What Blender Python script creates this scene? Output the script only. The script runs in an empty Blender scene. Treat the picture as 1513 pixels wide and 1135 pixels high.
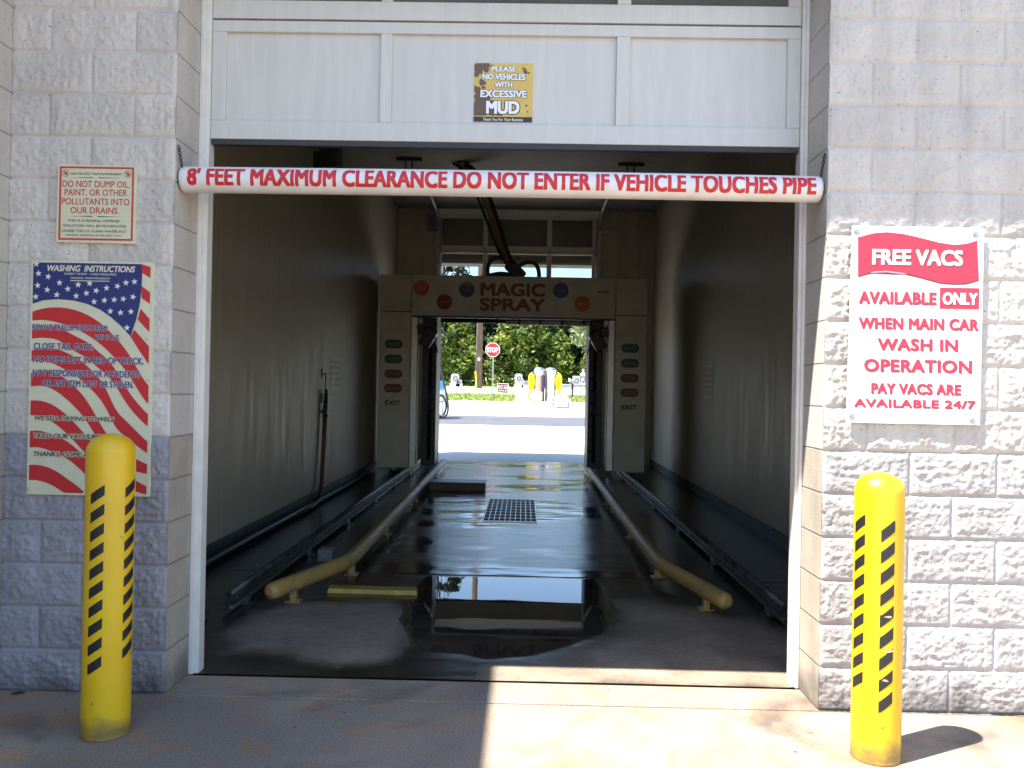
import bpy, bmesh, math, random
import numpy as np
from mathutils import Vector, Matrix

# ------------------------------------------------------------------ camera, world, sun, exposure
S = bpy.context.scene
C = S.collection
rnd = random.Random(7)
yaw, pitch, roll = 0.01344, 0.0038, 0.0189
fw = Vector((-math.sin(yaw)*math.cos(pitch), math.cos(yaw)*math.cos(pitch), math.sin(pitch)))
r0 = Vector((math.cos(yaw), math.sin(yaw), 0)); u0 = r0.cross(fw)
rt = math.cos(roll)*r0 + math.sin(roll)*u0; up = -math.sin(roll)*r0 + math.cos(roll)*u0
cd = bpy.data.cameras.new('camera'); cam = bpy.data.objects.new('camera', cd); C.objects.link(cam)
cam.matrix_world = Matrix(((rt.x, up.x, -fw.x, 0.069), (rt.y, up.y, -fw.y, -3.938), (rt.z, up.z, -fw.z, 1.488), (0, 0, 0, 1)))
cd.sensor_width = 36; cd.lens = 1230/1513*36; cd.clip_start = 0.05; cd.clip_end = 2000
S.camera = cam
TO_SUN = Vector((-0.474, -0.252, 1.12)).normalized()
el = math.asin(TO_SUN.z); az = math.atan2(TO_SUN.x, TO_SUN.y)
w = bpy.data.worlds.new('World'); S.world = w; w.use_nodes = True
nt = w.node_tree
sky = nt.nodes.new('ShaderNodeTexSky'); sky.sky_type = 'NISHITA'; sky.sun_disc = False
sky.sun_elevation = el; sky.sun_rotation = az; sky.air_density = 1.0; sky.dust_density = 0.25; sky.ozone_density = 2.4
nt.links.new(sky.outputs[0], nt.nodes['Background'].inputs[0]); nt.nodes['Background'].inputs[1].default_value = 0.13
sl = bpy.data.lights.new('sun', 'SUN'); sl.energy = 5.0; sl.angle = math.radians(0.5); sl.color = (1.0, 0.95, 0.87)
so = bpy.data.objects.new('sun', sl); C.objects.link(so); so.location = (-8, -6, 20)
so.rotation_euler = (-TO_SUN).to_track_quat('-Z', 'Y').to_euler()
S.view_settings.view_transform = 'Standard'; S.view_settings.look = 'None'; S.view_settings.gamma = 1.0
S.view_settings.exposure = 1.9
S.render.engine = 'CYCLES'
S.cycles.max_bounces = 8; S.cycles.diffuse_bounces = 4; S.cycles.glossy_bounces = 4; S.cycles.transparent_max_bounces = 8
S.cycles.caustics_reflective = False; S.cycles.caustics_refractive = False; S.cycles.sample_clamp_indirect = 6
S.cycles.use_denoising = True

# ------------------------------------------------------------------ helpers
_mats = {}
def M(name, col, rough=0.6, metal=0.0, var=0.0, scale=8.0, stretch=(1, 1, 1), bump=0.0, bscale=60.0, col2=None, spec=0.5, lo=0.35, hi=0.65, rvar=0.0):
    if name in _mats: return _mats[name]
    m = bpy.data.materials.new(name); m.use_nodes = True; n = m.node_tree.nodes; L = m.node_tree.links
    b = n['Principled BSDF']; b.inputs['Roughness'].default_value = rough; b.inputs['Metallic'].default_value = metal
    b.inputs['Specular IOR Level'].default_value = spec; b.inputs['Base Color'].default_value = (*col, 1)
    m.diffuse_color = (*col, 1)
    if var or col2 or bump or rvar:
        tc = n.new('ShaderNodeTexCoord'); mp = n.new('ShaderNodeMapping'); mp.inputs['Scale'].default_value = stretch
        L.new(tc.outputs['Object'], mp.inputs[0])
    if var or col2 or rvar:
        no = n.new('ShaderNodeTexNoise'); no.inputs['Scale'].default_value = scale; no.inputs['Detail'].default_value = 7; no.inputs['Roughness'].default_value = 0.62
        L.new(mp.outputs[0], no.inputs['Vector'])
        if var or col2:
            rp = n.new('ShaderNodeValToRGB'); c2 = col2 or tuple(c*(1-var) for c in col)
            c1 = col if col2 else tuple(min(1, c*(1+var)) for c in col)
            rp.color_ramp.elements[0].position = lo; rp.color_ramp.elements[1].position = hi
            rp.color_ramp.elements[0].color = (*c2, 1); rp.color_ramp.elements[1].color = (*c1, 1)
            L.new(no.outputs['Fac'], rp.inputs[0]); L.new(rp.outputs[0], b.inputs['Base Color'])
        if rvar:
            mr = n.new('ShaderNodeMapRange'); mr.inputs[3].default_value = max(0.02, rough-rvar); mr.inputs[4].default_value = rough+rvar
            mr.inputs[1].default_value = .3; mr.inputs[2].default_value = .7
            L.new(no.outputs['Fac'], mr.inputs[0]); L.new(mr.outputs[0], b.inputs['Roughness'])
    if bump:
        nb = n.new('ShaderNodeTexNoise'); nb.inputs['Scale'].default_value = bscale; nb.inputs['Detail'].default_value = 5
        L.new(mp.outputs[0], nb.inputs['Vector'])
        bp = n.new('ShaderNodeBump'); bp.inputs['Strength'].default_value = bump; bp.inputs['Distance'].default_value = 0.02
        L.new(nb.outputs['Fac'], bp.inputs['Height']); L.new(bp.outputs[0], b.inputs['Normal'])
    _mats[name] = m
    return m

class MB:
    def __init__(s): s.v = []; s.f = []; s.m = []; s.sm = []
    def add(s, vs, fs, mi=0, smooth=False):
        o = len(s.v); s.v += [tuple(map(float, p)) for p in vs]
        for f in fs: s.f.append([i+o for i in f]); s.m.append(mi); s.sm.append(smooth)
        return s
    def box(s, x0, x1, y0, y1, z0, z1, mi=0):
        return s.add([(x0,y0,z0),(x1,y0,z0),(x1,y1,z0),(x0,y1,z0),(x0,y0,z1),(x1,y0,z1),(x1,y1,z1),(x0,y1,z1)],
                     [(0,3,2,1),(4,5,6,7),(0,1,5,4),(1,2,6,5),(2,3,7,6),(3,0,4,7)], mi)
    def obox(s, c, ax, ay, az, hx, hy, hz, mi=0):      # oriented box
        c = Vector(c); ax, ay, az = (Vector(a).normalized() for a in (ax, ay, az)); p = []
        for k in (-1, 1):
            for i, j in ((-1,-1),(1,-1),(1,1),(-1,1)): p.append(c+ax*hx*i+ay*hy*j+az*hz*k)
        return s.add(p, [(0,3,2,1),(4,5,6,7),(0,1,5,4),(1,2,6,5),(2,3,7,6),(3,0,4,7)], mi)
    def tube(s, path, r, seg=12, mi=0, cap=True, closed=False):
        P = [Vector(p) for p in path]; n = len(P); rs = r if isinstance(r, (list, tuple)) else [r]*n
        ref = Vector((0, 0, 1)); prev = None; vs = []
        for i in range(n):
            a = P[(i-1) % n] if (closed or i > 0) else P[i]; b = P[(i+1) % n] if (closed or i < n-1) else P[i]
            t = (b-a).normalized()
            if prev is None: u = t.cross(ref) if abs(t.z) < .95 else t.cross(Vector((1, 0, 0)))
            else: u = prev - t*prev.dot(t)
            u.normalize(); prev = u; q = t.cross(u)
            for k in range(seg):
                th = 2*math.pi*k/seg; vs.append(P[i]+(u*math.cos(th)+q*math.sin(th))*rs[i])
        fs = []
        for i in range(n if closed else n-1):
            j = (i+1) % n
            for k in range(seg): fs.append((i*seg+k, i*seg+(k+1) % seg, j*seg+(k+1) % seg, j*seg+k))
        s.add(vs, fs, mi, True)
        if cap and not closed:
            o = len(s.v)-n*seg
            s.f += [[o+k for k in range(seg)][::-1], [o+(n-1)*seg+k for k in range(seg)]]; s.m += [mi, mi]; s.sm += [False, False]
        return s
    def lathe(s, prof, c, seg=32, mi=0, smooth=True):
        vs = []; fs = []
        for r, z in prof:
            for k in range(seg): th = 2*math.pi*k/seg; vs.append((c[0]+r*math.cos(th), c[1]+r*math.sin(th), c[2]+z))
        for i in range(len(prof)-1):
            for k in range(seg): fs.append((i*seg+k, i*seg+(k+1) % seg, (i+1)*seg+(k+1) % seg, (i+1)*seg+k))
        fs.append([k for k in range(seg)][::-1]); fs.append([(len(prof)-1)*seg+k for k in range(seg)])
        return s.add(vs, fs, mi, smooth)
    def poly(s, pts, fr, off=0.0, mi=0):               # flat polygon on a frame
        return s.add([fr(a, b, off) for a, b in pts], [list(range(len(pts)))], mi)
    def slab(s, pts, fr, o0, o1, mi=0):                # polygon with thickness
        n = len(pts)
        return s.add([fr(a, b, o0) for a, b in pts]+[fr(a, b, o1) for a, b in pts],
                     [list(range(n))[::-1], list(range(n, 2*n))]+[(i, (i+1) % n, n+(i+1) % n, n+i) for i in range(n)], mi)

def root_loc(o):
    while o.parent: o = o.parent
    return o.location
def tag(o, label=None, cat=None, group=None, kind=None):
    if label: o['label'] = label
    if cat: o['category'] = cat
    if group: o['group'] = group
    if kind: o['kind'] = kind
    return o
def mk(name, mb, mats, parent=None, bevel=0.0, label=None, smooth_angle=None):
    me = bpy.data.meshes.new(name)
    sh = root_loc(parent) if parent else Vector((0, 0, 0))
    me.from_pydata([(p[0]-sh.x, p[1]-sh.y, p[2]-sh.z) for p in mb.v], [], mb.f)
    for m in (mats if isinstance(mats, (list, tuple)) else [mats]): me.materials.append(m)
    me.polygons.foreach_set('material_index', mb.m); me.polygons.foreach_set('use_smooth', mb.sm); me.update()
    o = bpy.data.objects.new(name, me); C.objects.link(o)
    if parent: o.parent = parent
    if bevel:
        b = o.modifiers.new('bevel', 'BEVEL'); b.width = bevel; b.segments = 2; b.limit_method = 'ANGLE'; b.angle_limit = math.radians(40)
    if label: o['label'] = label
    return o
def thing(name, label, cat, loc=(0, 0, 0), group=None):
    o = bpy.data.objects.new(name, None); C.objects.link(o); o.location = loc; o.empty_display_size = .2
    return tag(o, label, cat, group)
def dup(root, loc, label=None, rz=0, sc=1.0):
    r = root.copy(); C.objects.link(r); r.location = loc; r.rotation_euler = (0, 0, rz); r.scale = (sc, sc, sc)
    if label: r['label'] = label
    for ch in list(root.children):
        c = ch.copy(); C.objects.link(c); c.parent = r
        for g in ch.children:
            d = g.copy(); C.objects.link(d); d.parent = c
    return r
def front(y):            # frame on a plane facing the camera (-Y): a = x, b = z, off towards viewer
    return lambda a, b, off=0.0: (a, y-off, b)
def frame(o, u, v):
    o, u, v = Vector(o), Vector(u), Vector(v); n = u.cross(v)
    return lambda a, b, off=0.0: o+u*a+v*b+n*off

_dg = None
def glyphs(s, bold=0.0, shear=0.0, space=1.0):
    cu = bpy.data.curves.new('glyphs', 'FONT'); cu.body = s; cu.size = 1; cu.offset = bold; cu.shear = shear; cu.space_character = space; cu.resolution_u = 3
    o = bpy.data.objects.new('glyphs', cu); C.objects.link(o)
    bpy.context.view_layer.update()
    dg = bpy.context.evaluated_depsgraph_get()
    me = bpy.data.meshes.new_from_object(o.evaluated_get(dg))
    vs = [(v.co.x, v.co.y) for v in me.vertices]; fs = [list(p.vertices) for p in me.polygons]
    bpy.data.objects.remove(o); bpy.data.curves.remove(cu); bpy.data.meshes.remove(me)
    return vs, fs
def text(mb, s, x0, x1, z0, z1, fr, off=0.001, mi=0, bold=0.015, shear=0.0, space=1.0, ref=None, dirs=None):
    """flat lettering fitted to a box; weight comes from slightly shifted layers of the same letter"""
    vs, fs = glyphs(s, 0.0, shear, space)
    xs = [p[0] for p in vs]
    ax, bx = min(xs), max(xs); az_, bz = (0.0, 0.70) if ref is None else ref
    bw = bold*1.25*(z1-z0)
    kx = (x1-x0-2*bw)/(bx-ax); kz = (z1-z0-1.6*bw)/(bz-az_)
    if dirs is None: dirs = [(-1, -.8), (1, -.8), (1, .8), (-1, .8)]+([(0, 0)] if bold > .04 else [])
    for i, (p, q) in enumerate(dirs):
        mb.add([fr(x0+bw+(v[0]-ax)*kx+p*bw, z0+.8*bw+(v[1]-az_)*kz+q*bw, off+.00002*i) for v in vs], fs, mi)
def text_out(mb, s, x0, x1, z0, z1, fr, off, mi_in, mi_out, bold=0.015, grow=0.05, dx=0, dz=0, **k):
    text(mb, s, x0, x1, z0, z1, fr, off+0.0006, mi_in, bold, **k)
    e = (z1-z0)*grow; b2 = bold+grow/1.25
    text(mb, s, x0-e+dx, x1+e+dx, z0-.8*e+dz, z1+.8*e+dz, fr, off, mi_out, b2, dirs=[(-1, -.8), (1, -.8), (1, .8), (-1, .8), (0, -1), (0, 1), (-1.1, 0), (1.1, 0)], **k)

# numpy value noise
_rng = np.random.default_rng(3)
_lat = _rng.random((256, 256))
def vnoise(x, y):
    xi = np.floor(x).astype(int); yi = np.floor(y).astype(int); fx = x-xi; fy = y-yi
    fx = fx*fx*(3-2*fx); fy = fy*fy*(3-2*fy)
    a = _lat[xi % 256, yi % 256]; b = _lat[(xi+1) % 256, yi % 256]; c = _lat[xi % 256, (yi+1) % 256]; d = _lat[(xi+1) % 256, (yi+1) % 256]
    return (a*(1-fx)+b*fx)*(1-fy)+(c*(1-fx)+d*fx)*fy
def fbm(x, y, octv=4, gain=.5, ridged=False):
    t = 0; a = 1; s = 0
    for i in range(octv):
        n = vnoise(x+17.3*i, y+9.1*i)
        if ridged: n = 1-abs(2*n-1)
        t = t+a*n; s += a; a *= gain; x = x*2.03; y = y*2.03
    return t/s
def sstep(a, b, x):
    t = np.clip((x-a)/(b-a), 0, 1); return t*t*(3-2*t)
def grid_mesh(name, X, Y, Z, mat, parent=None, attrs=None, flip=False, smooth=True):
    ny, nx = X.shape
    me = bpy.data.meshes.new(name)
    co = np.stack([X, Y, Z], -1).reshape(-1, 3)
    if parent: co = co-np.array(root_loc(parent))
    idx = np.arange(nx*ny).reshape(ny, nx)
    q = np.stack([idx[:-1, :-1], idx[:-1, 1:], idx[1:, 1:], idx[1:, :-1]], -1).reshape(-1, 4)
    if flip: q = q[:, ::-1]
    nf = len(q)
    me.vertices.add(len(co)); me.vertices.foreach_set('co', co.astype(np.float32).ravel())
    me.loops.add(nf*4); me.loops.foreach_set('vertex_index', q.astype(np.int32).ravel())
    me.polygons.add(nf); me.polygons.foreach_set('loop_start', np.arange(0, nf*4, 4, dtype=np.int32))
    me.polygons.foreach_set('use_smooth', np.full(nf, smooth))
    me.update(calc_edges=True); me.validate()
    for k, a in (attrs or {}).items():
        at = me.attributes.new(k, 'FLOAT', 'POINT'); at.data.foreach_set('value', a.astype(np.float32).ravel())
    me.materials.append(mat)
    o = bpy.data.objects.new(name, me); C.objects.link(o)
    if parent: o.parent = parent
    return o

# ------------------------------------------------------------------ node materials of the setting
def block_paint(name, upc, loc_, split=1.222, joints=False):
    m = bpy.data.materials.new(name); m.use_nodes = True; n = m.node_tree.nodes; L = m.node_tree.links; b = n['Principled BSDF']
    tc = n.new('ShaderNodeTexCoord'); sx = n.new('ShaderNodeSeparateXYZ'); L.new(tc.outputs['Object'], sx.inputs[0])
    no = n.new('ShaderNodeTexNoise'); no.inputs['Scale'].default_value = 5; no.inputs['Detail'].default_value = 8; L.new(tc.outputs['Object'], no.inputs['Vector'])
    zz = n.new('ShaderNodeMath'); zz.operation = 'MULTIPLY_ADD'; zz.inputs[1].default_value = 0.012; L.new(no.outputs['Fac'], zz.inputs[0]); L.new(sx.outputs['Z'], zz.inputs[2])
    st = n.new('ShaderNodeMath'); st.operation = 'GREATER_THAN'; st.inputs[1].default_value = split+.006; L.new(zz.outputs[0], st.inputs[0])
    def tone(c, k):
        r = n.new('ShaderNodeValToRGB'); r.color_ramp.elements[0].position = .3; r.color_ramp.elements[1].position = .7
        r.color_ramp.elements[0].color = (*[x*k for x in c], 1); r.color_ramp.elements[1].color = (*c, 1); L.new(no.outputs['Fac'], r.inputs[0]); return r
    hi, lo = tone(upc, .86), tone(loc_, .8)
    mx = n.new('ShaderNodeMix'); mx.data_type = 'RGBA'; L.new(st.outputs[0], mx.inputs[0]); L.new(lo.outputs[0], mx.inputs[6]); L.new(hi.outputs[0], mx.inputs[7])
    # grime rising from the ground, broken up by noise
    gr = n.new('ShaderNodeMath'); gr.operation = 'MULTIPLY_ADD'; gr.inputs[1].default_value = .35; L.new(no.outputs['Fac'], gr.inputs[0]); L.new(sx.outputs['Z'], gr.inputs[2])
    gm = n.new('ShaderNodeMapRange'); gm.inputs[1].default_value = .17; gm.inputs[2].default_value = .33; gm.inputs[3].default_value = .45; gm.inputs[4].default_value = 1; L.new(gr.outputs[0], gm.inputs[0])
    mu = n.new('ShaderNodeMix'); mu.data_type = 'RGBA'; mu.blend_type = 'MULTIPLY'; mu.inputs[0].default_value = 1
    L.new(mx.outputs[2], mu.inputs[6]); L.new(gm.outputs[0], mu.inputs[7])
    # pinholes in the block
    pn = n.new('ShaderNodeTexNoise'); pn.inputs['Scale'].default_value = 75; pn.inputs['Detail'].default_value = 3; L.new(tc.outputs['Object'], pn.inputs['Vector'])
    pm = n.new('ShaderNodeMapRange'); pm.inputs[1].default_value = .27; pm.inputs[2].default_value = .36; pm.inputs[3].default_value = .45; pm.inputs[4].default_value = 1; L.new(pn.outputs['Fac'], pm.inputs[0])
    m2 = n.new('ShaderNodeMix'); m2.data_type = 'RGBA'; m2.blend_type = 'MULTIPLY'; m2.inputs[0].default_value = 1
    L.new(mu.outputs[2], m2.inputs[6]); L.new(pm.outputs[0], m2.inputs[7]); last = m2.outputs[2]
    at = n.new('ShaderNodeAttribute'); at.attribute_name = 'tint'
    ms = n.new('ShaderNodeMapping'); ms.inputs['Scale'].default_value = (9, 9, .5); L.new(tc.outputs['Object'], ms.inputs[0])
    ns = n.new('ShaderNodeTexNoise'); ns.inputs['Scale'].default_value = 1.0; ns.inputs['Detail'].default_value = 6; L.new(ms.outputs[0], ns.inputs['Vector'])
    sr = n.new('ShaderNodeMapRange'); sr.inputs[1].default_value = .3; sr.inputs[2].default_value = .55; sr.inputs[3].default_value = .86; sr.inputs[4].default_value = 1.0; L.new(ns.outputs['Fac'], sr.inputs[0])
    tm = n.new('ShaderNodeMath'); tm.operation = 'MULTIPLY_ADD'; tm.inputs[1].default_value = .13; L.new(at.outputs['Fac'], tm.inputs[0]); L.new(sr.outputs[0], tm.inputs[2])
    m4 = n.new('ShaderNodeMix'); m4.data_type = 'RGBA'; m4.blend_type = 'MULTIPLY'; m4.inputs[0].default_value = 1
    L.new(last, m4.inputs[6]); L.new(tm.outputs[0], m4.inputs[7]); last = m4.outputs[2]
    fb = n.new('ShaderNodeTexNoise'); fb.inputs['Scale'].default_value = 130; fb.inputs['Detail'].default_value = 4; L.new(tc.outputs['Object'], fb.inputs['Vector'])
    h = fb.outputs['Fac']
    if joints:
        fr = n.new('ShaderNodeMath'); fr.operation = 'PINGPONG'; fr.inputs[1].default_value = .1016; L.new(sx.outputs['Z'], fr.inputs[0])
        jm = n.new('ShaderNodeMapRange'); jm.inputs[1].default_value = .002; jm.inputs[2].default_value = .006; jm.inputs[3].default_value = .55; L.new(fr.outputs[0], jm.inputs[0])
        m3 = n.new('ShaderNodeMix'); m3.data_type = 'RGBA'; m3.blend_type = 'MULTIPLY'; m3.inputs[0].default_value = 1
        L.new(last, m3.inputs[6]); L.new(jm.outputs[0], m3.inputs[7]); last = m3.outputs[2]
        ad = n.new('ShaderNodeMath'); ad.operation = 'MULTIPLY_ADD'; ad.inputs[1].default_value = 3; L.new(jm.outputs[0], ad.inputs[0]); L.new(h, ad.inputs[2]); h = ad.outputs[0]
    bp = n.new('ShaderNodeBump'); bp.inputs['Strength'].default_value = .35; bp.inputs['Distance'].default_value = .006; L.new(h, bp.inputs['Height']); L.new(bp.outputs[0], b.inputs['Normal'])
    L.new(last, b.inputs['Base Color']); b.inputs['Roughness'].default_value = .62
    return m
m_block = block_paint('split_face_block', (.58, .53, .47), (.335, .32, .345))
m_block_sunlit = block_paint('split_face_block_sunlit', (.58, .53, .47), (.47, .44, .42))  # same two-tone paint, lower tone lightened to carry the sunlight
m_return = block_paint('smooth_block', (.55, .51, .455), (.43, .385, .32), joints=True)
m_white = M('white_door_paint', (.57, .55, .505), .42, var=.05, scale=3, stretch=(6, 1, .6), bump=.03, bscale=30)
m_frame = M('door_frame_paint', (.68, .65, .6), .4, var=.06, scale=9)
m_rubber = M('black_rubber', (.03, .03, .033), .6)
m_black = M('black_plastic', (.018, .018, .02), .45)
m_steel = M('dull_galvanised_steel', (.42, .43, .44), .42, 1.0, var=.25, scale=14, rvar=.15)
m_stain = M('stainless_steel', (.5, .5, .5), .38, 1.0, var=.06, scale=4, stretch=(8, 8, 1))
m_inwall = M('washbay_wall_panel', (.36, .32, .245), .5, var=.15, scale=2.2, stretch=(3.5, 3.5, .35), rvar=.12, bump=.02, bscale=9)
m_ceil = M('bay_ceiling', (.24, .225, .205), .6, var=.15, scale=2)
m_conc_dark = M('soil', (.06, .05, .042), .95, var=.3, scale=20)

def glass_mat():
    m = bpy.data.materials.new('dusty_glass'); m.use_nodes = True; n = m.node_tree.nodes; L = m.node_tree.links
    b = n['Principled BSDF']; b.inputs['Base Color'].default_value = (.32, .30, .27, 1); b.inputs['Roughness'].default_value = .12
    t = n.new('ShaderNodeBsdfTransparent'); t.inputs[0].default_value = (.9, .9, .88, 1)
    mx = n.new('ShaderNodeMixShader'); tc = n.new('ShaderNodeTexCoord'); no = n.new('ShaderNodeTexNoise'); no.inputs['Scale'].default_value = 3
    L.new(tc.outputs['Object'], no.inputs['Vector'])
    mr = n.new('ShaderNodeMapRange'); mr.inputs[3].default_value = .12; mr.inputs[4].default_value = .3; L.new(no.outputs['Fac'], mr.inputs[0])
    L.new(mr.outputs[0], mx.inputs[0]); L.new(t.outputs[0], mx.inputs[1]); L.new(b.outputs[0], mx.inputs[2]); L.new(mx.outputs[0], n['Material Output'].inputs[0])
    return m
m_glass = glass_mat()

def concrete(name, base, alt, dark, s1=1.1, s2=6, rough=.8, cracks=False):
    m = bpy.data.materials.new(name); m.use_nodes = True; n = m.node_tree.nodes; L = m.node_tree.links; b = n['Principled BSDF']
    tc = n.new('ShaderNodeTexCoord')
    def noise(sc, det=8, dist=0.0):
        q = n.new('ShaderNodeTexNoise'); q.inputs['Scale'].default_value = sc; q.inputs['Detail'].default_value = det; q.inputs['Distortion'].default_value = dist
        L.new(tc.outputs['Object'], q.inputs['Vector']); return q.outputs['Fac']
    def ramp(src, a, b_, lo, hi):
        r = n.new('ShaderNodeValToRGB'); r.color_ramp.elements[0].position = lo; r.color_ramp.elements[1].position = hi
        r.color_ramp.elements[0].color = a; r.color_ramp.elements[1].color = b_; L.new(src, r.inputs[0]); return r.outputs[0]
    c1 = ramp(noise(s1, 6, .6), (*alt, 1), (*base, 1), .38, .62)
    st = ramp(noise(s1*.8+.3, 9, 1.2), (0, 0, 0, 1), (1, 1, 1, 1), .54, .72)
    mx = n.new('ShaderNodeMix'); mx.data_type = 'RGBA'; L.new(st, mx.inputs[0]); L.new(c1, mx.inputs[6]); mx.inputs[7].default_value = (*dark, 1)
    sp = ramp(noise(90, 3), (.72, .72, .72, 1), (1.05, 1.05, 1.05, 1), .3, .6)
    mu = n.new('ShaderNodeMix'); mu.data_type = 'RGBA'; mu.blend_type = 'MULTIPLY'; mu.inputs[0].default_value = 1; L.new(mx.outputs[2], mu.inputs[6]); L.new(sp, mu.inputs[7])
    L.new(mu.outputs[2], b.inputs['Base Color']); b.inputs['Roughness'].default_value = rough
    if cracks:
        dr = ramp(noise(16, 2), (1, 1, 1, 1), (.35, .32, .3, 1), .72, .76)
        rb = ramp(noise(2.2, 9, 2.5), (1, 1, 1, 1), (1.25, .95, .75, 1), .5, .68)
        for k in (dr, rb):
            q = n.new('ShaderNodeMix'); q.data_type = 'RGBA'; q.blend_type = 'MULTIPLY'; q.inputs[0].default_value = 1
            src = b.inputs['Base Color'].links[0].from_socket; L.new(src, q.inputs[6]); L.new(k, q.inputs[7]); L.new(q.outputs[2], b.inputs['Base Color'])
    bp = n.new('ShaderNodeBump'); bp.inputs['Strength'].default_value = .25; bp.inputs['Distance'].default_value = .004; L.new(noise(120, 4), bp.inputs['Height']); L.new(bp.outputs[0], b.inputs['Normal'])
    return m
m_apron = concrete('stained_apron_concrete', (.34, .27, .20), (.225, .19, .16), (.13, .10, .08), cracks=True)
m_lot = concrete('pale_lot_concrete', (.55, .52, .46), (.50, .48, .44), (.42, .39, .35), .3)
m_band = concrete('blue_grey_band', (.085, .09, .10), (.075, .08, .088), (.06, .063, .07), .8)
m_road = concrete('pale_road', (.46, .45, .43), (.42, .41, .4), (.36, .35, .34), .2)

def bay_floor_mat():
    m = bpy.data.materials.new('wet_bay_concrete'); m.use_nodes = True; n = m.node_tree.nodes; L = m.node_tree.links; b = n['Principled BSDF']
    tc = n.new('ShaderNodeTexCoord')
    def att(k):
        a = n.new('ShaderNodeAttribute'); a.attribute_name = k; return a.outputs['Fac']
    wet, pool, film = att('wet'), att('pool'), att('film')
    no = n.new('ShaderNodeTexNoise'); no.inputs['Scale'].default_value = 3; no.inputs['Detail'].default_value = 9; L.new(tc.outputs['Object'], no.inputs['Vector'])
    def ramp(a, c):
        r = n.new('ShaderNodeValToRGB'); r.color_ramp.elements[0].position = .35; r.color_ramp.elements[1].position = .65
        r.color_ramp.elements[0].color = (*a, 1); r.color_ramp.elements[1].color = (*c, 1); L.new(no.outputs['Fac'], r.inputs[0]); return r.outputs[0]
    dry, wt = ramp((.23, .18, .135), (.35, .275, .205)), ramp((.018, .016, .014), (.05, .043, .036))
    mx = n.new('ShaderNodeMix'); mx.data_type = 'RGBA'; L.new(wet, mx.inputs[0]); L.new(dry, mx.inputs[6]); L.new(wt, mx.inputs[7])
    n3 = n.new('ShaderNodeTexNoise'); n3.inputs['Scale'].default_value = 22; n3.inputs['Detail'].default_value = 8; n3.inputs['Roughness'].default_value = .7; L.new(tc.outputs['Object'], n3.inputs['Vector'])
    g3 = n.new('ShaderNodeValToRGB'); g3.color_ramp.elements[0].position = .36; g3.color_ramp.elements[1].position = .66
    g3.color_ramp.elements[0].color = (.80, .79, .78, 1); g3.color_ramp.elements[1].color = (1.12, 1.11, 1.1, 1); L.new(n3.outputs['Fac'], g3.inputs[0])
    m3 = n.new('ShaderNodeMix'); m3.data_type = 'RGBA'; m3.blend_type = 'MULTIPLY'; m3.inputs[0].default_value = 1
    L.new(mx.outputs[2], m3.inputs[6]); L.new(g3.outputs[0], m3.inputs[7]); L.new(m3.outputs[2], b.inputs['Base Color'])
    # roughness: dry .8, damp .3, film of water .1, pool mirror
    def lerp(f, a, c):
        q = n.new('ShaderNodeMix'); q.data_type = 'FLOAT'; L.new(f, q.inputs[0])
        for i, s in ((2, a), (3, c)):
            if isinstance(s, float): q.inputs[i].default_value = s
            else: L.new(s, q.inputs[i])
        return q.outputs[0]
    r = lerp(pool, lerp(film, lerp(wet, .85, .22), .10), .0)
    L.new(r, b.inputs['Roughness']); b.inputs['IOR'].default_value = 1.5
    nb = n.new('ShaderNodeTexNoise'); nb.inputs['Scale'].default_value = 90; nb.inputs['Detail'].default_value = 4; L.new(tc.outputs['Object'], nb.inputs['Vector'])
    bp = n.new('ShaderNodeBump'); bp.inputs['Distance'].default_value = .003; L.new(nb.outputs['Fac'], bp.inputs['Height'])
    L.new(lerp(pool, lerp(film, .22, .02), .0), bp.inputs['Strength'])
    mp = n.new('ShaderNodeMapping'); mp.inputs['Scale'].default_value = (1.2, 3.2, 1); L.new(tc.outputs['Object'], mp.inputs[0])
    n2 = n.new('ShaderNodeTexNoise'); n2.inputs['Scale'].default_value = 1.0; n2.inputs['Detail'].default_value = 2; L.new(mp.outputs[0], n2.inputs['Vector'])
    b2 = n.new('ShaderNodeBump'); b2.inputs['Distance'].default_value = .012; L.new(n2.outputs['Fac'], b2.inputs['Height']); L.new(bp.outputs[0], b2.inputs['Normal'])
    L.new(lerp(pool, .9, .03), b2.inputs['Strength'])
    L.new(b2.outputs[0], b.inputs['Normal'])
    return m
m_floor = bay_floor_mat()

# ------------------------------------------------------------------ ground, slabs, road
GY = [-300, 12.5, 20, 30, 38, 56, 70, 400]; GZ = [0, 0, .2, .64, 1.0, 1.42, 1.66, 4]
def gz(y): return float(np.interp(y, GY, GZ))
def sheet(name, x0, x1, y0, y1, off, mat, kind='structure', nx=1, dy=1.0):
    ys = sorted(set([y0, y1]+[g for g in GY if y0 < g < y1]))
    X, Y = np.meshgrid(np.linspace(x0, x1, nx+1), np.array(ys, float)); Z = np.interp(Y, GY, GZ)+off
    o = grid_mesh(name, X, Y, Z, mat, smooth=False); return tag(o, kind=kind)
m_grass = M('rough_grass', (.24, .29, .07), .9, var=.3, scale=5, bump=.6, bscale=25)
sheet('ground', -700, 700, -300, 900, -.04, M('dry_ground', (.12, .13, .06), .95, var=.3, scale=.6))
def slab(name, x0, x1, y0, y1, zt, mat):
    return tag(mk(name, MB().box(x0, x1, y0, y1, zt-.035, zt), mat, bevel=.004), kind='structure')
slab('front_apron', -30, 30, -25, -.022, .0, m_apron)
slab('threshold_strip', -2.6, 2.75, -.010, .262, .0, m_apron)
sheet('rear_lot', -40, 40, 12.72, 34.4, -.012, m_lot)
sheet('lot_band', -40, 40, 22.2, 25.8, -.006, m_band)  # blue-grey band across the pale lot
sheet('driveway', -.32, 2.35, 34.4, 41.2, -.012, m_lot)
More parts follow.
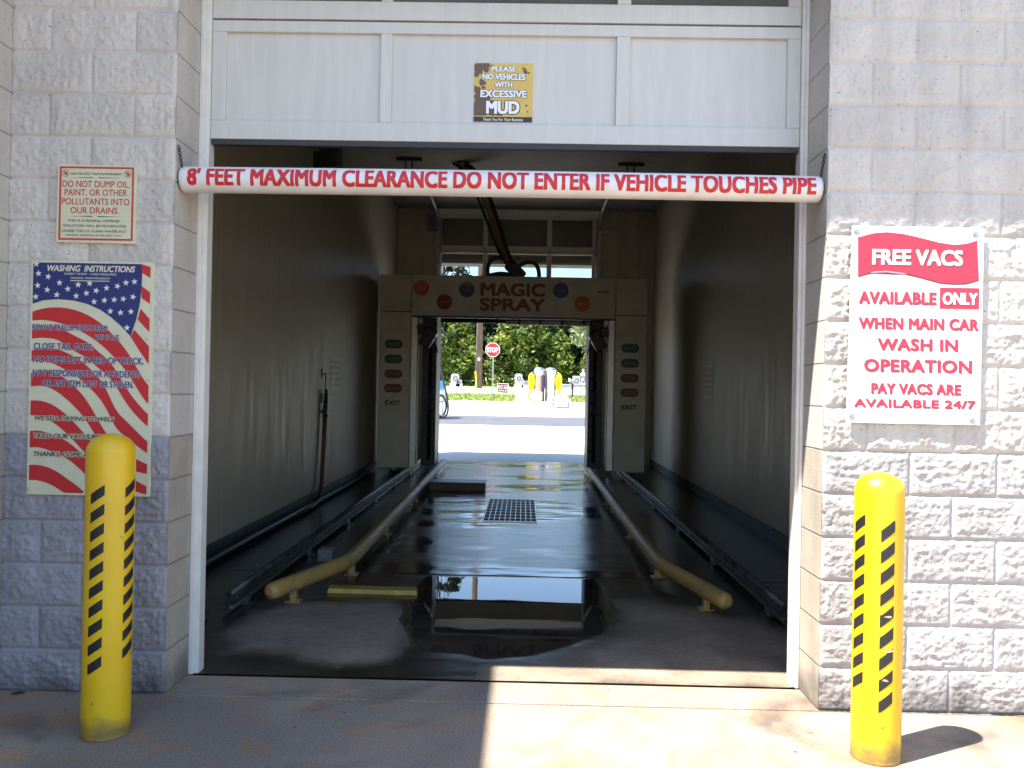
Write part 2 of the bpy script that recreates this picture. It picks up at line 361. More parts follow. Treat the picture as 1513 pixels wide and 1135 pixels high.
sheet('road', -200, 200, 41.2, 58, -.012, m_road)

# bay floor with wetness attributes
def sdf(P, X, Y):
    P = np.array(P); n = len(P); d = np.full(X.shape, 1e9); ins = np.zeros(X.shape, bool)
    for i in range(n):
        a, b = P[i], P[(i+1) % n]; e = b-a
        t = np.clip(((X-a[0])*e[0]+(Y-a[1])*e[1])/(e@e), 0, 1)
        d = np.minimum(d, np.hypot(X-a[0]-t*e[0], Y-a[1]-t*e[1]))
        c = ((a[1] > Y) != (b[1] > Y)) & (X < (b[0]-a[0])*(Y-a[1])/(b[1]-a[1]+1e-12)+a[0]); ins ^= c
    return np.where(ins, -d, d)
POOL = [(-.66, 2.6), (.66, 2.6), (.73, 2.28), (.74, 1.71), (.62, 1.16), (.37, .85), (.138, .653), (-.105, .591), (-.274, .67), (-.476, .702), (-.584, .905), (-.698, 1.348), (-.72, 1.677), (-.72, 2.2)]
DRYL = [(-1.58, 1.43), (-1.42, 1.66), (-1.07, 1.74), (-.80, 1.80), (-.69, 1.59), (-.626, 1.2), (-.57, .87), (-.56, .66), (-.677, .53), (-.876, .43), (-1.124, .56), (-1.33, .63), (-1.51, .67), (-1.7, .98)]
DRYR = [(.30, .28), (1.7, .28), (1.9, 1.0), (1.6, 1.5), (1.3, 1.75), (.95, 1.95), (.78, 1.9), (.74, 1.4), (.64, 1.05), (.42, .78), (.25, .6)]
DRYM = [(-.1, .28), (.5, .28), (.5, .62), (.2, .56), (-.1, .50)]
ys = np.concatenate([np.arange(.285, 3.0, .018), np.arange(3.0, 12.72, .055), [12.72]]); xs = np.arange(-2.46, 2.601, .022); xs[-1] = 2.598
X, Y = np.meshgrid(xs, ys)
N1 = fbm(X*3.1+5, Y*3.1+2, 5)-.5; N2 = fbm(X*.9+40, Y*2.2+11, 5)-.5; N3 = fbm(X*1.7+20, Y*1.2+70, 4)-.5
wj = .10*N1
dl, dr, dm, dp = sdf(DRYL, X, Y), sdf(DRYR, X, Y), sdf(DRYM, X, Y), sdf(POOL, X, Y)
wj = wj+.05*(fbm(X*11+3, Y*11+8, 4)-.5)
dry = np.maximum.reduce([1-sstep(-.10, .10, dl+wj*1.6), 1-sstep(-.14, .16, dr+wj*1.6), 1-sstep(-.02, .05, dm+wj)])
pool = 1-sstep(-.05, .012, dp+wj*.55)
pool *= np.where(Y < 2.59, 1, 0)
shal = 1-sstep(.86, 1.3, Y+.9*N1+.4*N3)          # the near shore is shallower and lets the concrete through
dry = np.minimum(dry, 1-np.clip(pool*1.4, 0, 1))
pool = pool*(1-.04*shal)
wet = 1-dry*(.82+.35*N3)
film = sstep(-.03, .12, N2+.25*N3+.02)*np.where(Y > 2.62, 1, .35)*sstep(1.55, 1.15, np.abs(X+.05))
joint = np.zeros_like(X)
for jy in (2.61, 7.0): joint = np.maximum(joint, 1-sstep(.0, .02, np.abs(Y-jy)))
Z = -.0045*joint-.0025*(fbm(X*1.3, Y*1.3, 3)-.5)*(1-pool)
tag(grid_mesh('bay_floor', X, Y, Z, m_floor, attrs=dict(wet=np.clip(wet, 0, 1), pool=np.clip(pool, 0, 1), film=np.clip(film, 0, 1))), kind='structure')

# ------------------------------------------------------------------ the car wash building
XL, XR = -1.605, 1.482            # front opening
IL, IR = -2.47, 2.605             # inside faces of the bay
YB = 12.55                        # inside face of the back wall
bld = thing('car_wash_building', 'pale split-face block car wash building with one open drive-through bay', 'building', (0, 0, 0))
CW = .2032
def block_face(name, x0, x1, z1, corner, sgn, par, mat, soft=1.0, res=.006):
    xs = np.arange(x0, x1+1e-6, res); xs[-1] = x1; zs = np.arange(0, z1+1e-6, res)
    X, Z = np.meshgrid(xs, zs)
    row = np.floor(Z/CW).astype(int); a = (X-corner)*sgn
    hz = np.abs(Z/CW-np.round(Z/CW))*CW
    sh = np.where((row+par) % 2 == 0, 0.0, .2)
    t = (a-sh)/.4064; vt = np.abs(t-np.round(t))*.4064
    col = np.floor(t).astype(int)
    bid = np.sin(row*12.98+col*78.2)*43758.5; bid = bid-np.floor(bid)
    d = np.minimum(hz, vt)
    mfac = sstep(.003, .010, d)
    pil = sstep(.0, .05, d)
    ox, oz = bid*31.7, bid*17.9
    big = fbm(X*9+ox, Z*9+oz, 3); mid = fbm(X*24+ox, Z*26+oz, 3, .55, True); fine = fbm(X*62+ox, Z*62, 2)
    rough = np.where(Z > 1.22, .72, .95*soft)
    crag = fbm(X*38+oz, Z*34+ox, 3, .6, True)
    disp = .004+mfac*(.006+.002*pil+rough*(.014*(big-.5)+.013*(mid-.5)+.011*(crag-.5)+.007*(fine-.5))*(.45+.55*pil))
    disp = np.maximum(disp, .002)
    return grid_mesh(name, X, -disp, Z, mat, bld, attrs=dict(tint=(bid-.5)))
block_face('block_face', XR, 3.6, 4.28, XR, 1, 1, m_block_sunlit, .68)
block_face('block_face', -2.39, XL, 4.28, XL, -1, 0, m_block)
W = MB(); W.box(-2.39, XL, 0, .34, 0, 6); mk('wall', W, m_return, bld)
W = MB(); W.box(XR, 12, 0, .34, 0, 6); mk('wall', W, m_return, bld)
W = MB(); W.box(3.6, 12, -.016, -.001, 0, 4.28); mk('block_face', W, m_block_sunlit, bld)
W = MB(); W.box(XL, XR, 0, .29, 3.66, 6); mk('lintel', W, m_return, bld)
W = MB(); W.box(-7.5, -2.392, -5.2, .338, 0, 5.53).box(-7.5, IL-.222, .34, 12.9, 0, 5.53); mk('side_wing', W, m_return, bld)
W = MB(); W.box(-2.39, 12, -.47, -.004, 4.30, 4.52); mk('eave', W, m_frame, bld, bevel=.01)
W = MB(); W.box(IL-.22, IL, .342, YB+.3, 0, 5.3); mk('bay_wall', W, m_inwall, bld)
W = MB(); W.box(IR, IR+.25, .34, YB+.3, 0, 5.3); mk('bay_wall', W, m_inwall, bld)
W = MB(); W.box(IL, -1.62, YB, YB+.3, 0, 6); mk('back_wall', W, m_inwall, bld)
W = MB(); W.box(1.47, IR, YB, YB+.3, 0, 6); mk('back_wall', W, m_inwall, bld)
W = MB(); W.box(-1.62, 1.47, YB, YB+.3, 4.86, 6); mk('back_wall', W, m_inwall, bld)
W = MB(); W.box(IL, IR, .34, YB, 5.0, 5.12); mk('ceiling', W, m_ceil, bld)
W = MB(); W.box(-2.39, 12, .002, YB+.35, 6.0, 6.15); mk('roof', W, m_frame, bld)
W = MB(); W.box(IR+.25, 12, .34, YB+.3, 0, 5.9); mk('next_bay', W, m_return, bld)
W = MB(); W.box(-3.5, 3.5, YB+.3, 13.3, 3.97, 4.03).box(-3.5, 3.5, 13.24, 13.3, 4.03, 5.1).box(-3.5, 3.5, YB+.3, 13.24, 5.04, 5.1).box(-3.5,-3.44,YB+.3,13.24,4.03,5.04).box(3.44,3.5,YB+.3,13.24,4.03,5.04)
mk('rear_awning', W, M('brown_soffit', (.2, .18, .16), .7), bld)
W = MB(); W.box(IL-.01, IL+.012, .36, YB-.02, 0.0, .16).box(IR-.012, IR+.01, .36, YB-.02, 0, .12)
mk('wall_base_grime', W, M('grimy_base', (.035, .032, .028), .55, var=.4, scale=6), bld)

def door(y, zb, sh, nwin, xs, backside=False):
    """sectional overhead door, lowest edge at zb; sections of height sh: first solid, then glazed"""
    x0, a0, a1, b0, b1, c0, c1, x1 = xs
    fr_, pn, gl = MB(), MB(), MB()
    n = 1+nwin; t = .045
    for k in range(n):
        z0 = zb+k*sh; z1 = z0+sh-.010; br = .095; tr = .058
        fr_.box(x0, x1, y, y+t, z0, z0+br).box(x0, x1, y, y+t, z1-tr, z1)
        for p, q in ((x0, a0), (a1, b0), (b1, c0), (c1, x1)): fr_.box(p, q, y+.0005, y+t-.0005, z0+br, z1-tr)
        for p, q in ((a0, a1), (b0, b1), (c0, c1)):
            (pn if k == 0 else gl).box(p, q, y+.022, y+.030, z0+br, z1-tr)
        if backside:
            for zz in (z1-.02,): fr_.box(x0, x1, y-.03, y, zz-.03, zz)
    d = mk('overhead_door', fr_, m_white, bld, bevel=.003)
    mk('door_panel', pn, m_white, d); mk('window_pane', gl, m_glass, d)
    mk('bottom_seal', MB().box(x0+.005, x1-.005, y+.004, y+t-.004, zb-.028, zb-.0005), m_rubber, d)
    return d
door(.30, 2.733, .619, 2, (-1.556, -1.484, -.691, -.632, .514, .583, .1+1.282, 1.447))
dB = door(YB+.08, 2.80, .70, 2, (-1.615, -1.60, -.78, -.69, .49, .586, 1.39, 1.465), True)
h = MB()
for xx in (-1.615, -.735, .538, 1.43):
    for k in range(1, 3): h.box(xx-.035, xx+.035, YB+.045, YB+.079, 2.80+.7*k-.07, 2.80+.7*k+.05)
mk('hinge', h, m_steel, dB)
h = MB()
for k in range(4): h.box(-1.62, 1.47, YB-.62+.16*k, YB-.58+.16*k, 4.83-.012*k, 4.88-.012*k)
mk('strut', h, m_white, dB)
# frames (stepped jamb strips) and vertical tracks
for xa, xb in ((XL+.001, -1.5575), (1.4485, XR-.001)):
    f = MB().box(xa, xb, .285, .36, 0, 3.655)
    f.box(*((xa, xb-.022) if xa < 0 else (xa+.016, xb)), .268, .2845, 0, 3.655)
    mk('door_jamb', f, m_frame, bld, bevel=.003)
f = MB().box(-1.70, -1.63, .36, .43, .02, 3.66); mk('door_track', f, m_steel, bld)
for xa in (-1.70, 1.49):
    f = MB().box(xa, xa+.06, YB-.07, YB-.002, .02, 4.7).tube([(xa+.03, YB-.05, 4.6), (xa+.03, YB-.12, 4.78), (xa+.03, YB-.35, 4.88), (xa+.03, YB-2.6, 4.93)], .03, 8)
    f.box(xa-.25 if xa < 0 else xa+.06, xa if xa < 0 else xa+.35, YB-.05, YB-.02, 4.58, 4.62)
    mk('door_track', f, m_steel, bld)
f = MB().box(-1.86, -1.70, YB-.35, YB-.18, 4.55, 4.82).box(-1.9, -1.66, YB-.3, YB-.26, 4.5, 4.54); mk('door_operator', f, M('dark_grey_box', (.12, .12, .12), .6), bld)

# ------------------------------------------------------------------ clearance pipe
pipe = thing('clearance_pipe', 'white clearance pipe with red lettering hanging across the bay entrance', 'clearance bar', (-.062, .066, 2.46))
PR, PY, PZ = .0625, .066, 2.462
P = MB(); prof = []
xs_ = [-1.598, -1.594, -1.585, -1.57] + list(np.linspace(-1.5, 1.4, 30)) + [1.445, 1.46, 1.469, 1.473]
rr = [PR*.8, PR*.95, PR*1.0, PR]+[PR]*30+[PR, PR, PR*.95, PR*.8]
P.tube([(x, PY, PZ+.004*math.cos(x*1.0)) for x in xs_], rr, 40)
mk('pipe', P, M('white_pvc', (.76, .75, .75), .32, var=.06, scale=5, col2=(.66, .64, .6)), pipe)
def wrap_text(s, x0, x1, zh, mat):
    vs, fs = glyphs(s, 0, 0, 1.03)
    bm = bmesh.new(); vv = [bm.verts.new((a, b, 0)) for a, b in vs]
    for f in fs:
        try: bm.faces.new([vv[i] for i in f])
        except ValueError: pass
    for k in range(1, 15):
        bmesh.ops.bisect_plane(bm, geom=bm.verts[:]+bm.edges[:]+bm.faces[:], plane_co=(0, .73*k/15, 0), plane_no=(0, 1, 0))
    ax = min(v.co.x for v in bm.verts); bx = max(v.co.x for v in bm.verts); mb = MB()
    bm.verts.index_update(); bw = .0042
    for i, (p, q) in enumerate(((-1, -.8), (1, -.8), (1, .8), (-1, .8), (0, 0))):
        out = []; Rr = PR+.0009+.00002*i
        for v in bm.verts:
            x = x0+(v.co.x-ax)/(bx-ax)*(x1-x0)+p*bw; th = (((v.co.y/.72)-.5)*(zh-.007)+q*bw)/PR+.10
            out.append((x, PY-Rr*math.cos(th), PZ+.004*math.cos(x)+Rr*math.sin(th)))
        mb.add(out, [[v.index for v in f.verts] for f in bm.faces])
    bm.free()
    mk('lettering', mb, mat, pipe)
m_red = M('sign_red', (.55, .018, .022), .45)
wrap_text("8' FEET MAXIMUM CLEARANCE DO NOT ENTER IF VEHICLE TOUCHES PIPE", -1.548, 1.432, .091, m_red)
def chain(p0, p1, n, parent):
    mb = MB(); p0, p1 = Vector(p0), Vector(p1); d = (p1-p0)/n
    for i in range(n):
        c = p0+d*(i+.5); t = d.normalized(); s = Vector((1, 0, 0)) if i % 2 else Vector((0, 1, 0)); s = (s-t*s.dot(t)).normalized()
        mb.tube([c+t*(d.length*.68)*math.sin(a)+s*.006*math.cos(a) for a in np.linspace(0, 2*math.pi, 13)[:-1]], .0021, 6, closed=True)
    return mk('chain', mb, M('rusty_chain', (.035, .03, .028), .6, .5), parent)
chain((-1.585, PY-.04, PZ+.05), (-1.597, .012, 2.61), 8, pipe); chain((1.462, PY-.04, PZ+.05), (1.474, .012, 2.62), 9, pipe)

# ------------------------------------------------------------------ signs
def rect(x0, x1, z0, z1): return [(x0, z0), (x1, z0), (x1, z1), (x0, z1)]
def disc(cx, cz, r, n=20, rz=None): return [(cx+r*math.cos(2*math.pi*i/n), cz+(rz or r)*math.sin(2*math.pi*i/n)) for i in range(n)]
m_bolt = M('zinc_bolt', (.45, .44, .42), .35, .9)
SY = -.030
F = front(SY)
# 1 no dumping sign
t = thing('warning_sign', 'small cream square sign with red border forbidding dumping oil into drains', 'sign', (-1.967, SY, 2.132))
m_cream = M('faded_cream_sign', (.60, .58, .40), .5, var=.05, scale=10)
mk('panel', MB().slab([(-2.152, 2.505), (-2.155, 2.134), (-1.782, 2.131), (-1.778, 2.499)], F, -.018, 0), m_cream, t, bevel=.001)
b = MB(); x0, x1, z0, z1 = -2.143, -1.789, 2.145, 2.493; e = .009
for p in (rect(x0, x1, z1-e, z1), rect(x0, x1, z0, z0+e), rect(x0, x0+e, z0+e, z1-e), rect(x1-e, x1, z0+e, z1-e)): b.poly(p, F, .0012)
for s, a, bb, c, d in (('DO NOT DUMP OIL,', -2.128, -1.808, 2.396, 2.427), ('PAINT, OR OTHER', -2.118, -1.820, 2.356, 2.387), ('POLLUTANTS INTO', -2.130, -1.808, 2.313, 2.344), ('OUR DRAINS.', -2.088, -1.857, 2.272, 2.302)):
    text(b, s, a, bb, c, d, F, .0012, bold=.008)
mk('red_lettering', b, M('sign_red_faded', (.50, .04, .035), .5), t)
b = MB()
for s, a, bb, c, d in (('HELP PROTECT OUR ENVIRONMENT', -2.09, -1.846, 2.454, 2.465), ('THIS IS A FEDERAL OFFENSE.', -2.10, -1.85, 2.232, 2.243), ('VIOLATORS WILL BE PROSECUTED', -2.122, -1.82, 2.208, 2.219), ('UNDER THE U.S. CLEAN WATER ACT', -2.127, -1.82, 2.183, 2.194), ('FEDERAL REGISTER 40CFR PART 122.4', -2.105, -1.845, 2.165, 2.172)):
    text(b, s, a, bb, c, d, F, .0012, bold=.012)
for zz in (2.4415, 2.258):
    b.add([F(-2.10, zz, .0012), F(-1.983, zz-.002, .0012), F(-1.983, zz+.002, .0012)], [(0, 1, 2)]); b.add([F(-1.84, zz, .0012), F(-1.957, zz+.002, .0012), F(-1.957, zz-.002, .0012)], [(0, 1, 2)])
mk('black_lettering', b, M('sign_ink', (.05, .055, .035), .5), t)
b = MB()
for cx in (-2.114, -1.818):
    b.tube([F(a, c, .002) for a, c in disc(cx, 2.461, .015)], .0012, 4, closed=True); b.tube([F(cx-.010, 2.471, .002), F(cx+.010, 2.451, .002)], .0012, 4)
    b.poly([(cx-.006, 2.455), (cx+.004, 2.453), (cx+.007, 2.464), (cx-.003, 2.468)], F, .0011, 1)
mk('prohibition_mark', b, [m_red, M('sign_ink', (.05, .055, .035), .5)], t)

# 2 washing instructions flag sign
t = thing('instruction_sign', 'tall cream sign painted as a waving striped flag with washing instructions', 'sign', (-1.978, SY, .938))
mk('panel', MB().slab(rect(-2.270, -1.687, .938, 2.046), F, -.020, 0), m_cream, t, bevel=.001)
KX, KZ = (.583-.0)/178.5, 1.108/344.5
def fl(px, py): return (-2.270+(px-52.5)*KX, 2.046-(py-387)*KZ)
def in_panel(p): return (min(max(p[0], -2.259), -1.699), min(max(p[1], .949), 2.036))
gx = [52, 62, 72, 82, 93, 104, 114, 123, 132, 140, 149, 156, 163, 171, 179, 186, 193, 202, 213, 220, 228]
gg = [0, -4.5, -7, -8.6, -9, -8.3, -6.6, -4, -.6, 3.4, 8.4, 13.4, 19.4, 27, 35.4, 43, 51, 65, 84, 95, 106]
st = MB()
STR = [(464.6, 12, 27, 10, [(x, g) for x, g in zip(gx, gg)]),
 (490, 13, 18, 8, [(52, 0), (72, -6), (93, -7), (110, 3), (139, 17), (154, 31), (167, 40), (181, 59), (190, 75), (205, 97), (228, 122)]),
 (521, 15, 17, 12, [(52, 0), (72, -6), (90, -5), (104, 0), (116, 5), (128, 12), (146, 28), (161, 45), (170, 62), (180, 85), (199, 103), (228, 131)]),
 (554.5, 19, 14, 13, [(52, 0), (72, -7), (90, -4), (105, 5), (120, 17), (135, 33), (149, 55), (160, 75), (172, 92), (190, 109), (210, 121), (228, 130)]),
 (594, 21, 12, 10, [(52, 0), (64, -1.5), (81, 1.6), (92, 7), (106, 17), (119, 29), (143, 55), (165, 80), (190, 102), (228, 123)]),
 (639, 24, 12, 6, [(52, 0), (64, -2), (75, -1), (100, 8), (115, 16), (131, 30), (145, 45), (228, 130)]),
 (689, 22, 12, 6, [(52, 0), (64, -2), (81, 1), (95, 7), (111, 18), (126, 28), (140, 40), (228, 95)])]
def smooth_curve(p, x):
    xs_ = np.array([a for a, _ in p], float); ys_ = np.array([b for _, b in p], float); return np.mean([np.interp(x+d, xs_, ys_) for d in (-6, -3, 0, 3, 6)], 0)
for si, (yl, tl, tr, bulge, pts_) in enumerate(STR):
    X_ = np.linspace(52, 228, 41); U_ = yl+smooth_curve(pts_, X_); sc_ = (X_-52)/176; D_ = U_+tl+(tr-tl)*sc_+bulge*np.sin(np.pi*sc_)
    for i in range(40):
        if max(U_[i], U_[i+1]) > 726: continue
        pts = [in_panel(fl(X_[i], D_[i])), in_panel(fl(X_[i+1], D_[i+1])), in_panel(fl(X_[i+1], U_[i+1])), in_panel(fl(X_[i], U_[i]))]
        if abs(pts[0][0]-pts[1][0]) > .0005: st.poly(pts, F, .0010+.00004*si)
Z1 = lambda x, y: fl(40+x/5.675, 380+y/5.675)
for pl in ([(985, 50), (1060, 80), (1060, 172), (990, 130)], [(990, 240), (1060, 292), (1060, 388), (990, 340)], [(985, 430), (1060, 512), (1060, 622), (962, 520)],
           [(935, 605), (1060, 742), (1060, 892), (985, 785), (905, 662)]):
    st.poly([in_panel(Z1(*p)) for p in pl][::-1], F, .0014)
mk('red_stripes', st, M('flag_red', (.50, .018, .022), .5), t)
cv = MB(); cant = [(75, 45), (985, 45), (992, 150), (988, 280), (975, 400), (950, 520), (905, 660), (830, 580), (740, 503), (650, 443), (540, 396), (430, 371), (300, 361), (180, 372), (72, 403)]
cv.poly([in_panel(Z1(*p)) for p in cant][::-1], F, .0016); mk('blue_canton', cv, M('flag_blue', (.018, .025, .13), .5), t)
sv = MB()
for x, y in ((115, 70), (135, 150), (215, 175), (130, 250), (210, 285), (310, 225), (115, 345), (290, 325), (380, 275), (465, 238), (450, 332), (535, 308), (560, 225), (615, 285), (600, 378), (700, 262), (685, 365), (790, 245), (765, 358), (860, 215), (840, 350), (930, 205), (920, 332), (735, 455), (820, 465), (905, 455), (875, 590)):
    cx, cz = Z1(x, y); a0 = rnd.uniform(-.15, .35); R_ = .0165
    pts = [(cx+(R_ if i % 2 == 0 else R_*.40)*math.sin(a0+i*math.pi/5), cz+(R_ if i % 2 == 0 else R_*.40)*math.cos(a0+i*math.pi/5)) for i in range(10)]
    sv.poly(pts[::-1], F, .0022)
mk('white_stars', sv, M('star_white', (.66, .66, .60), .5), t)
lt = MB()
def zt(s, x0, y0, x1, y1, mi, mo=None, zf=Z1, **k):
    a, b_ = zf(x0, y1), zf(x1, y0)
    if mo is None: text(lt, s, a[0], b_[0], a[1], b_[1], F, .0026, mi, **k)
    else: text_out(lt, s, a[0], b_[0], a[1], b_[1], F, .0026, mi, mo, **k)
zt('WASHING  INSTRUCTIONS', 208, 76, 935, 128, 0, shear=.25, bold=.025)
zt('INSERT TICKET - CARD REQUIRED', 350, 140, 780, 156, 0, bold=.012); zt('MANUAL WASH PROGRAM', 405, 174, 725, 190, 0, bold=.012)
lt.poly([Z1(400, 208), Z1(725, 208), Z1(725, 202), Z1(400, 202)], F, .0026, 0)
for s, x0, y0, x1, y1 in (('REMOVE TRAILER HITCH FROM', 95, 572, 715, 622), ('VEHICLE.', 612, 650, 822, 694), ('CLOSE TAIL GATE.', 108, 728, 600, 784), ('NO ITEMS LEFT IN BED OF TRUCK.', 108, 838, 1020, 894), ('NOT RESPONSIBLE FOR ACCIDENTS', 105, 950, 990, 1006), ('OR ANY ITEM LOST OR STOLEN.', 188, 1036, 942, 1092)):
    zt(s, x0, y0, x1, y1, 1, 3, bold=.022, grow=.035)
Z2 = lambda x, y: fl(40+x/6.305, 560+y/6.305)
for s, x0, y0, x1, y1 in (('WE SELL DRYING TOWELS', 142, 350, 872, 390), ('TRIED OUR VACUUMS', 135, 512, 760, 556), ('THANKS, COME AGAIN', 138, 680, 790, 724)):
    zt(s, x0, y0, x1, y1, 2, 4, zf=Z2, shear=.2, bold=.03, grow=.10)
mk('lettering', lt, [M('letter_cream', (.66, .64, .46), .5), M('letter_blue', (.03, .035, .11), .5), M('letter_black', (.02, .02, .02), .5), M('letter_halo', (.62, .61, .66), .5), m_cream], t)
bo = MB()
for px, py in ((58, 560), (223, 500), (226, 560), (47.5+8, 724)): a = fl(px, py); bo.slab(disc(a[0], a[1], .004, 10), F, 0, .003)
mk('fastener', bo, m_bolt, t)

# 3 free vacs sign
FV = front(-.034)
t = thing('vacuum_sign', 'white portrait sign with red banner about free vacs on the sunlit wall', 'sign', (1.89, -.034, 1.352))
mk('panel', MB().slab([(1.578, 1.352), (2.198, 1.352), (2.203, 2.270), (1.591, 2.272)], FV, -.004, 0), M('white_sign_panel', (.80, .80, .81), .4), t, bevel=.001)
bt = [(1.618, 2.216), (1.655, 2.229), (1.695, 2.239), (1.753, 2.244), (1.829, 2.237), (1.913, 2.219), (1.997, 2.199), (2.064, 2.190), (2.122, 2.196), (2.17, 2.212)]
bb = [(2.181, 2.030), (2.125, 2.012), (2.067, 2.009), (2.0, 2.014), (1.916, 2.036), (1.832, 2.055), (1.756, 2.063), (1.698, 2.060), (1.621, 2.037)]
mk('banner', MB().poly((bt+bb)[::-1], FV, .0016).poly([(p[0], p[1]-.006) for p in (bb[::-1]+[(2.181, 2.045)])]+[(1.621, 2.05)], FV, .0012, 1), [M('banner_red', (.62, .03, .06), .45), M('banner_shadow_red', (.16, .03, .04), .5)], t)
l = MB()
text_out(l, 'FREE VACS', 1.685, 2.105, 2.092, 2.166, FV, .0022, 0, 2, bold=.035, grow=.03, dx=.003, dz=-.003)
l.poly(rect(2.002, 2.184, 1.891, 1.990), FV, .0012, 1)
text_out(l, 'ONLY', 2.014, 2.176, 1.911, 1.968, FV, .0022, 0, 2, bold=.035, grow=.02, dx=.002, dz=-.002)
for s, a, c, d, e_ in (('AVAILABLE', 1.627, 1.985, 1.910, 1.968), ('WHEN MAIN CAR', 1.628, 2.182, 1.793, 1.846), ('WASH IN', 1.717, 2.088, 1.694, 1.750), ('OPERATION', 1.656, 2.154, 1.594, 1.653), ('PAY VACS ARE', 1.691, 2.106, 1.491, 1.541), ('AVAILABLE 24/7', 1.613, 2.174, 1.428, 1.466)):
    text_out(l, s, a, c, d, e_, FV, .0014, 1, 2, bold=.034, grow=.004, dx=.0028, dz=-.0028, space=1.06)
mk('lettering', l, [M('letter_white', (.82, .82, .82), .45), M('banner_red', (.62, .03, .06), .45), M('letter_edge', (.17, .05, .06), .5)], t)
for a, c in ((1.612, 2.244), (2.163, 2.240), (1.605, 1.382), (2.164, 1.373)):
    mk('bolt', MB().slab(disc(a, c, .0145, 18), FV, 0, .0025).slab(disc(a, c, .008, 6), FV, .0025, .008), m_bolt, t)

# 4 mud sign on the door
FM = front(.318)
t = thing('mud_sign', 'square yellow and brown splattered sign about excessive mud on the overhead door', 'sign', (-.06, .318, 2.847))
m_my = M('mud_sign_yellow', (.62, .40, .08), .45, col2=(.66, .50, .10), scale=6)
mk('panel', MB().slab(rect(-.211, .090, 2.847, 3.146), FM, -.004, 0), m_my, t)
l = MB(); mx0, mz0, ms = -.211, 3.146, .301
def mp(u, v): return (mx0+u*ms, mz0-v*ms)
def splat(u, v, r, n=13):
    l.poly([mp(min(max(u+r*(1+rnd.uniform(-.35, .35))*math.cos(2*math.pi*i/n), 0.002), .998), min(max(v+r*(1+rnd.uniform(-.35, .35))*math.sin(-2*math.pi*i/n), .002), .90)) for i in range(n)], FM, .0008+rnd.random()*.0003, 1)
for u, v, r in ((.08, .08, .10), (.22, .03, .06), (.04, .2, .05), (.2, .13, .05), (.13, .33, .06), (.06, .47, .07), (.1, .58, .09), (.2, .62, .1), (.06, .72, .1), (.22, .78, .14), (.1, .86, .12), (.36, .82, .1), (.3, .7, .07), (.46, .85, .06), (.84, .09, .025), (.87, .14, .035), (.92, .16, .02), (.89, .72, .02), (.92, .82, .015), (.3, .06, .03), (.13, .5, .05), (.16, .42, .03)): splat(u, v, r)
l.poly([mp(0, 1), mp(1, 1), mp(1, .915), mp(0, .915)], FM, .0012, 2)
for s, u0, u1, v0, v1 in (('PLEASE', .29, .71, .055, .145), ('NO VEHICLES', .14, .87, .18, .285), ('WITH', .35, .65, .32, .415), ('EXCESSIVE', .11, .90, .46, .585), ('MUD', .21, .78, .64, .865)):
    a, c = mp(u0, v1), mp(u1, v0); text_out(l, s, a[0], c[0], a[1], c[1], FM, .0016, 0, 2, bold=.045, grow=.055)
a, c = mp(.16, .985), mp(.84, .935); text(l, 'Thank You For Your Business', a[0], c[0], a[1], c[1], FM, .0018, 0, bold=.01, shear=.1)
mk('lettering', l, [M('letter_white', (.82, .82, .82), .45), M('mud_brown', (.13, .075, .05), .5), M('mud_sign_ink', (.03, .022, .02), .5)], t)

# ------------------------------------------------------------------ bollards
def worn_yellow():
    m = bpy.data.materials.new('bollard_yellow'); m.use_nodes = True; n = m.node_tree.nodes; L = m.node_tree.links; b = n['Principled BSDF']
    tc = n.new('ShaderNodeTexCoord'); sx = n.new('ShaderNodeSeparateXYZ'); L.new(tc.outputs['Object'], sx.inputs[0])
    def noise(sc, det, st=(1, 1, 1)):
        mp = n.new('ShaderNodeMapping'); mp.inputs['Scale'].default_value = st; L.new(tc.outputs['Object'], mp.inputs[0])
        q = n.new('ShaderNodeTexNoise'); q.inputs['Scale'].default_value = sc; q.inputs['Detail'].default_value = det; L.new(mp.outputs[0], q.inputs['Vector']); return q.outputs['Fac']
    def rng(src, a, c, lo, hi):
        q = n.new('ShaderNodeMapRange'); q.inputs[1].default_value = a; q.inputs[2].default_value = c; q.inputs[3].default_value = lo; q.inputs[4].default_value = hi; L.new(src, q.inputs[0]); return q.outputs[0]
    def mix(f, c, d):
        q = n.new('ShaderNodeMix'); q.data_type = 'RGBA'
        L.new(f, q.inputs[0]); (L.new(c, q.inputs[6]) if not isinstance(c, tuple) else setattr(q.inputs[6], 'default_value', c)); q.inputs[7].default_value = d; return q.outputs[2]
    c = mix(rng(noise(2.5, 5), .35, .65, 0, 1), (.74, .47, .008, 1), (.66, .40, .010, 1))
    c = mix(rng(noise(9, 8, (1, 1, .25)), .66, .74, 0, .45), c, (.40, .27, .06, 1))          # long rubs
    c = mix(rng(noise(26, 6), .70, .73, 0, .8), c, (.12, .08, .04, 1))                       # chips
    ad = n.new('ShaderNodeMath'); ad.operation = 'MULTIPLY_ADD'; ad.inputs[1].default_value = -.16; L.new(noise(14, 6), ad.inputs[0]); L.new(sx.outputs['Z'], ad.inputs[2])
    c = mix(rng(ad.outputs[0], -.06, .03, .85, 0), c, (.16, .11, .05, 1))                    # dirt splashed on the foot
    L.new(c, b.inputs['Base Color']); L.new(rng(noise(12, 5), .3, .7, .26, .46), b.inputs['Roughness'])
    return m
m_yel = worn_yellow()
m_tape = M('tape_black', (.015, .014, .013), .5)
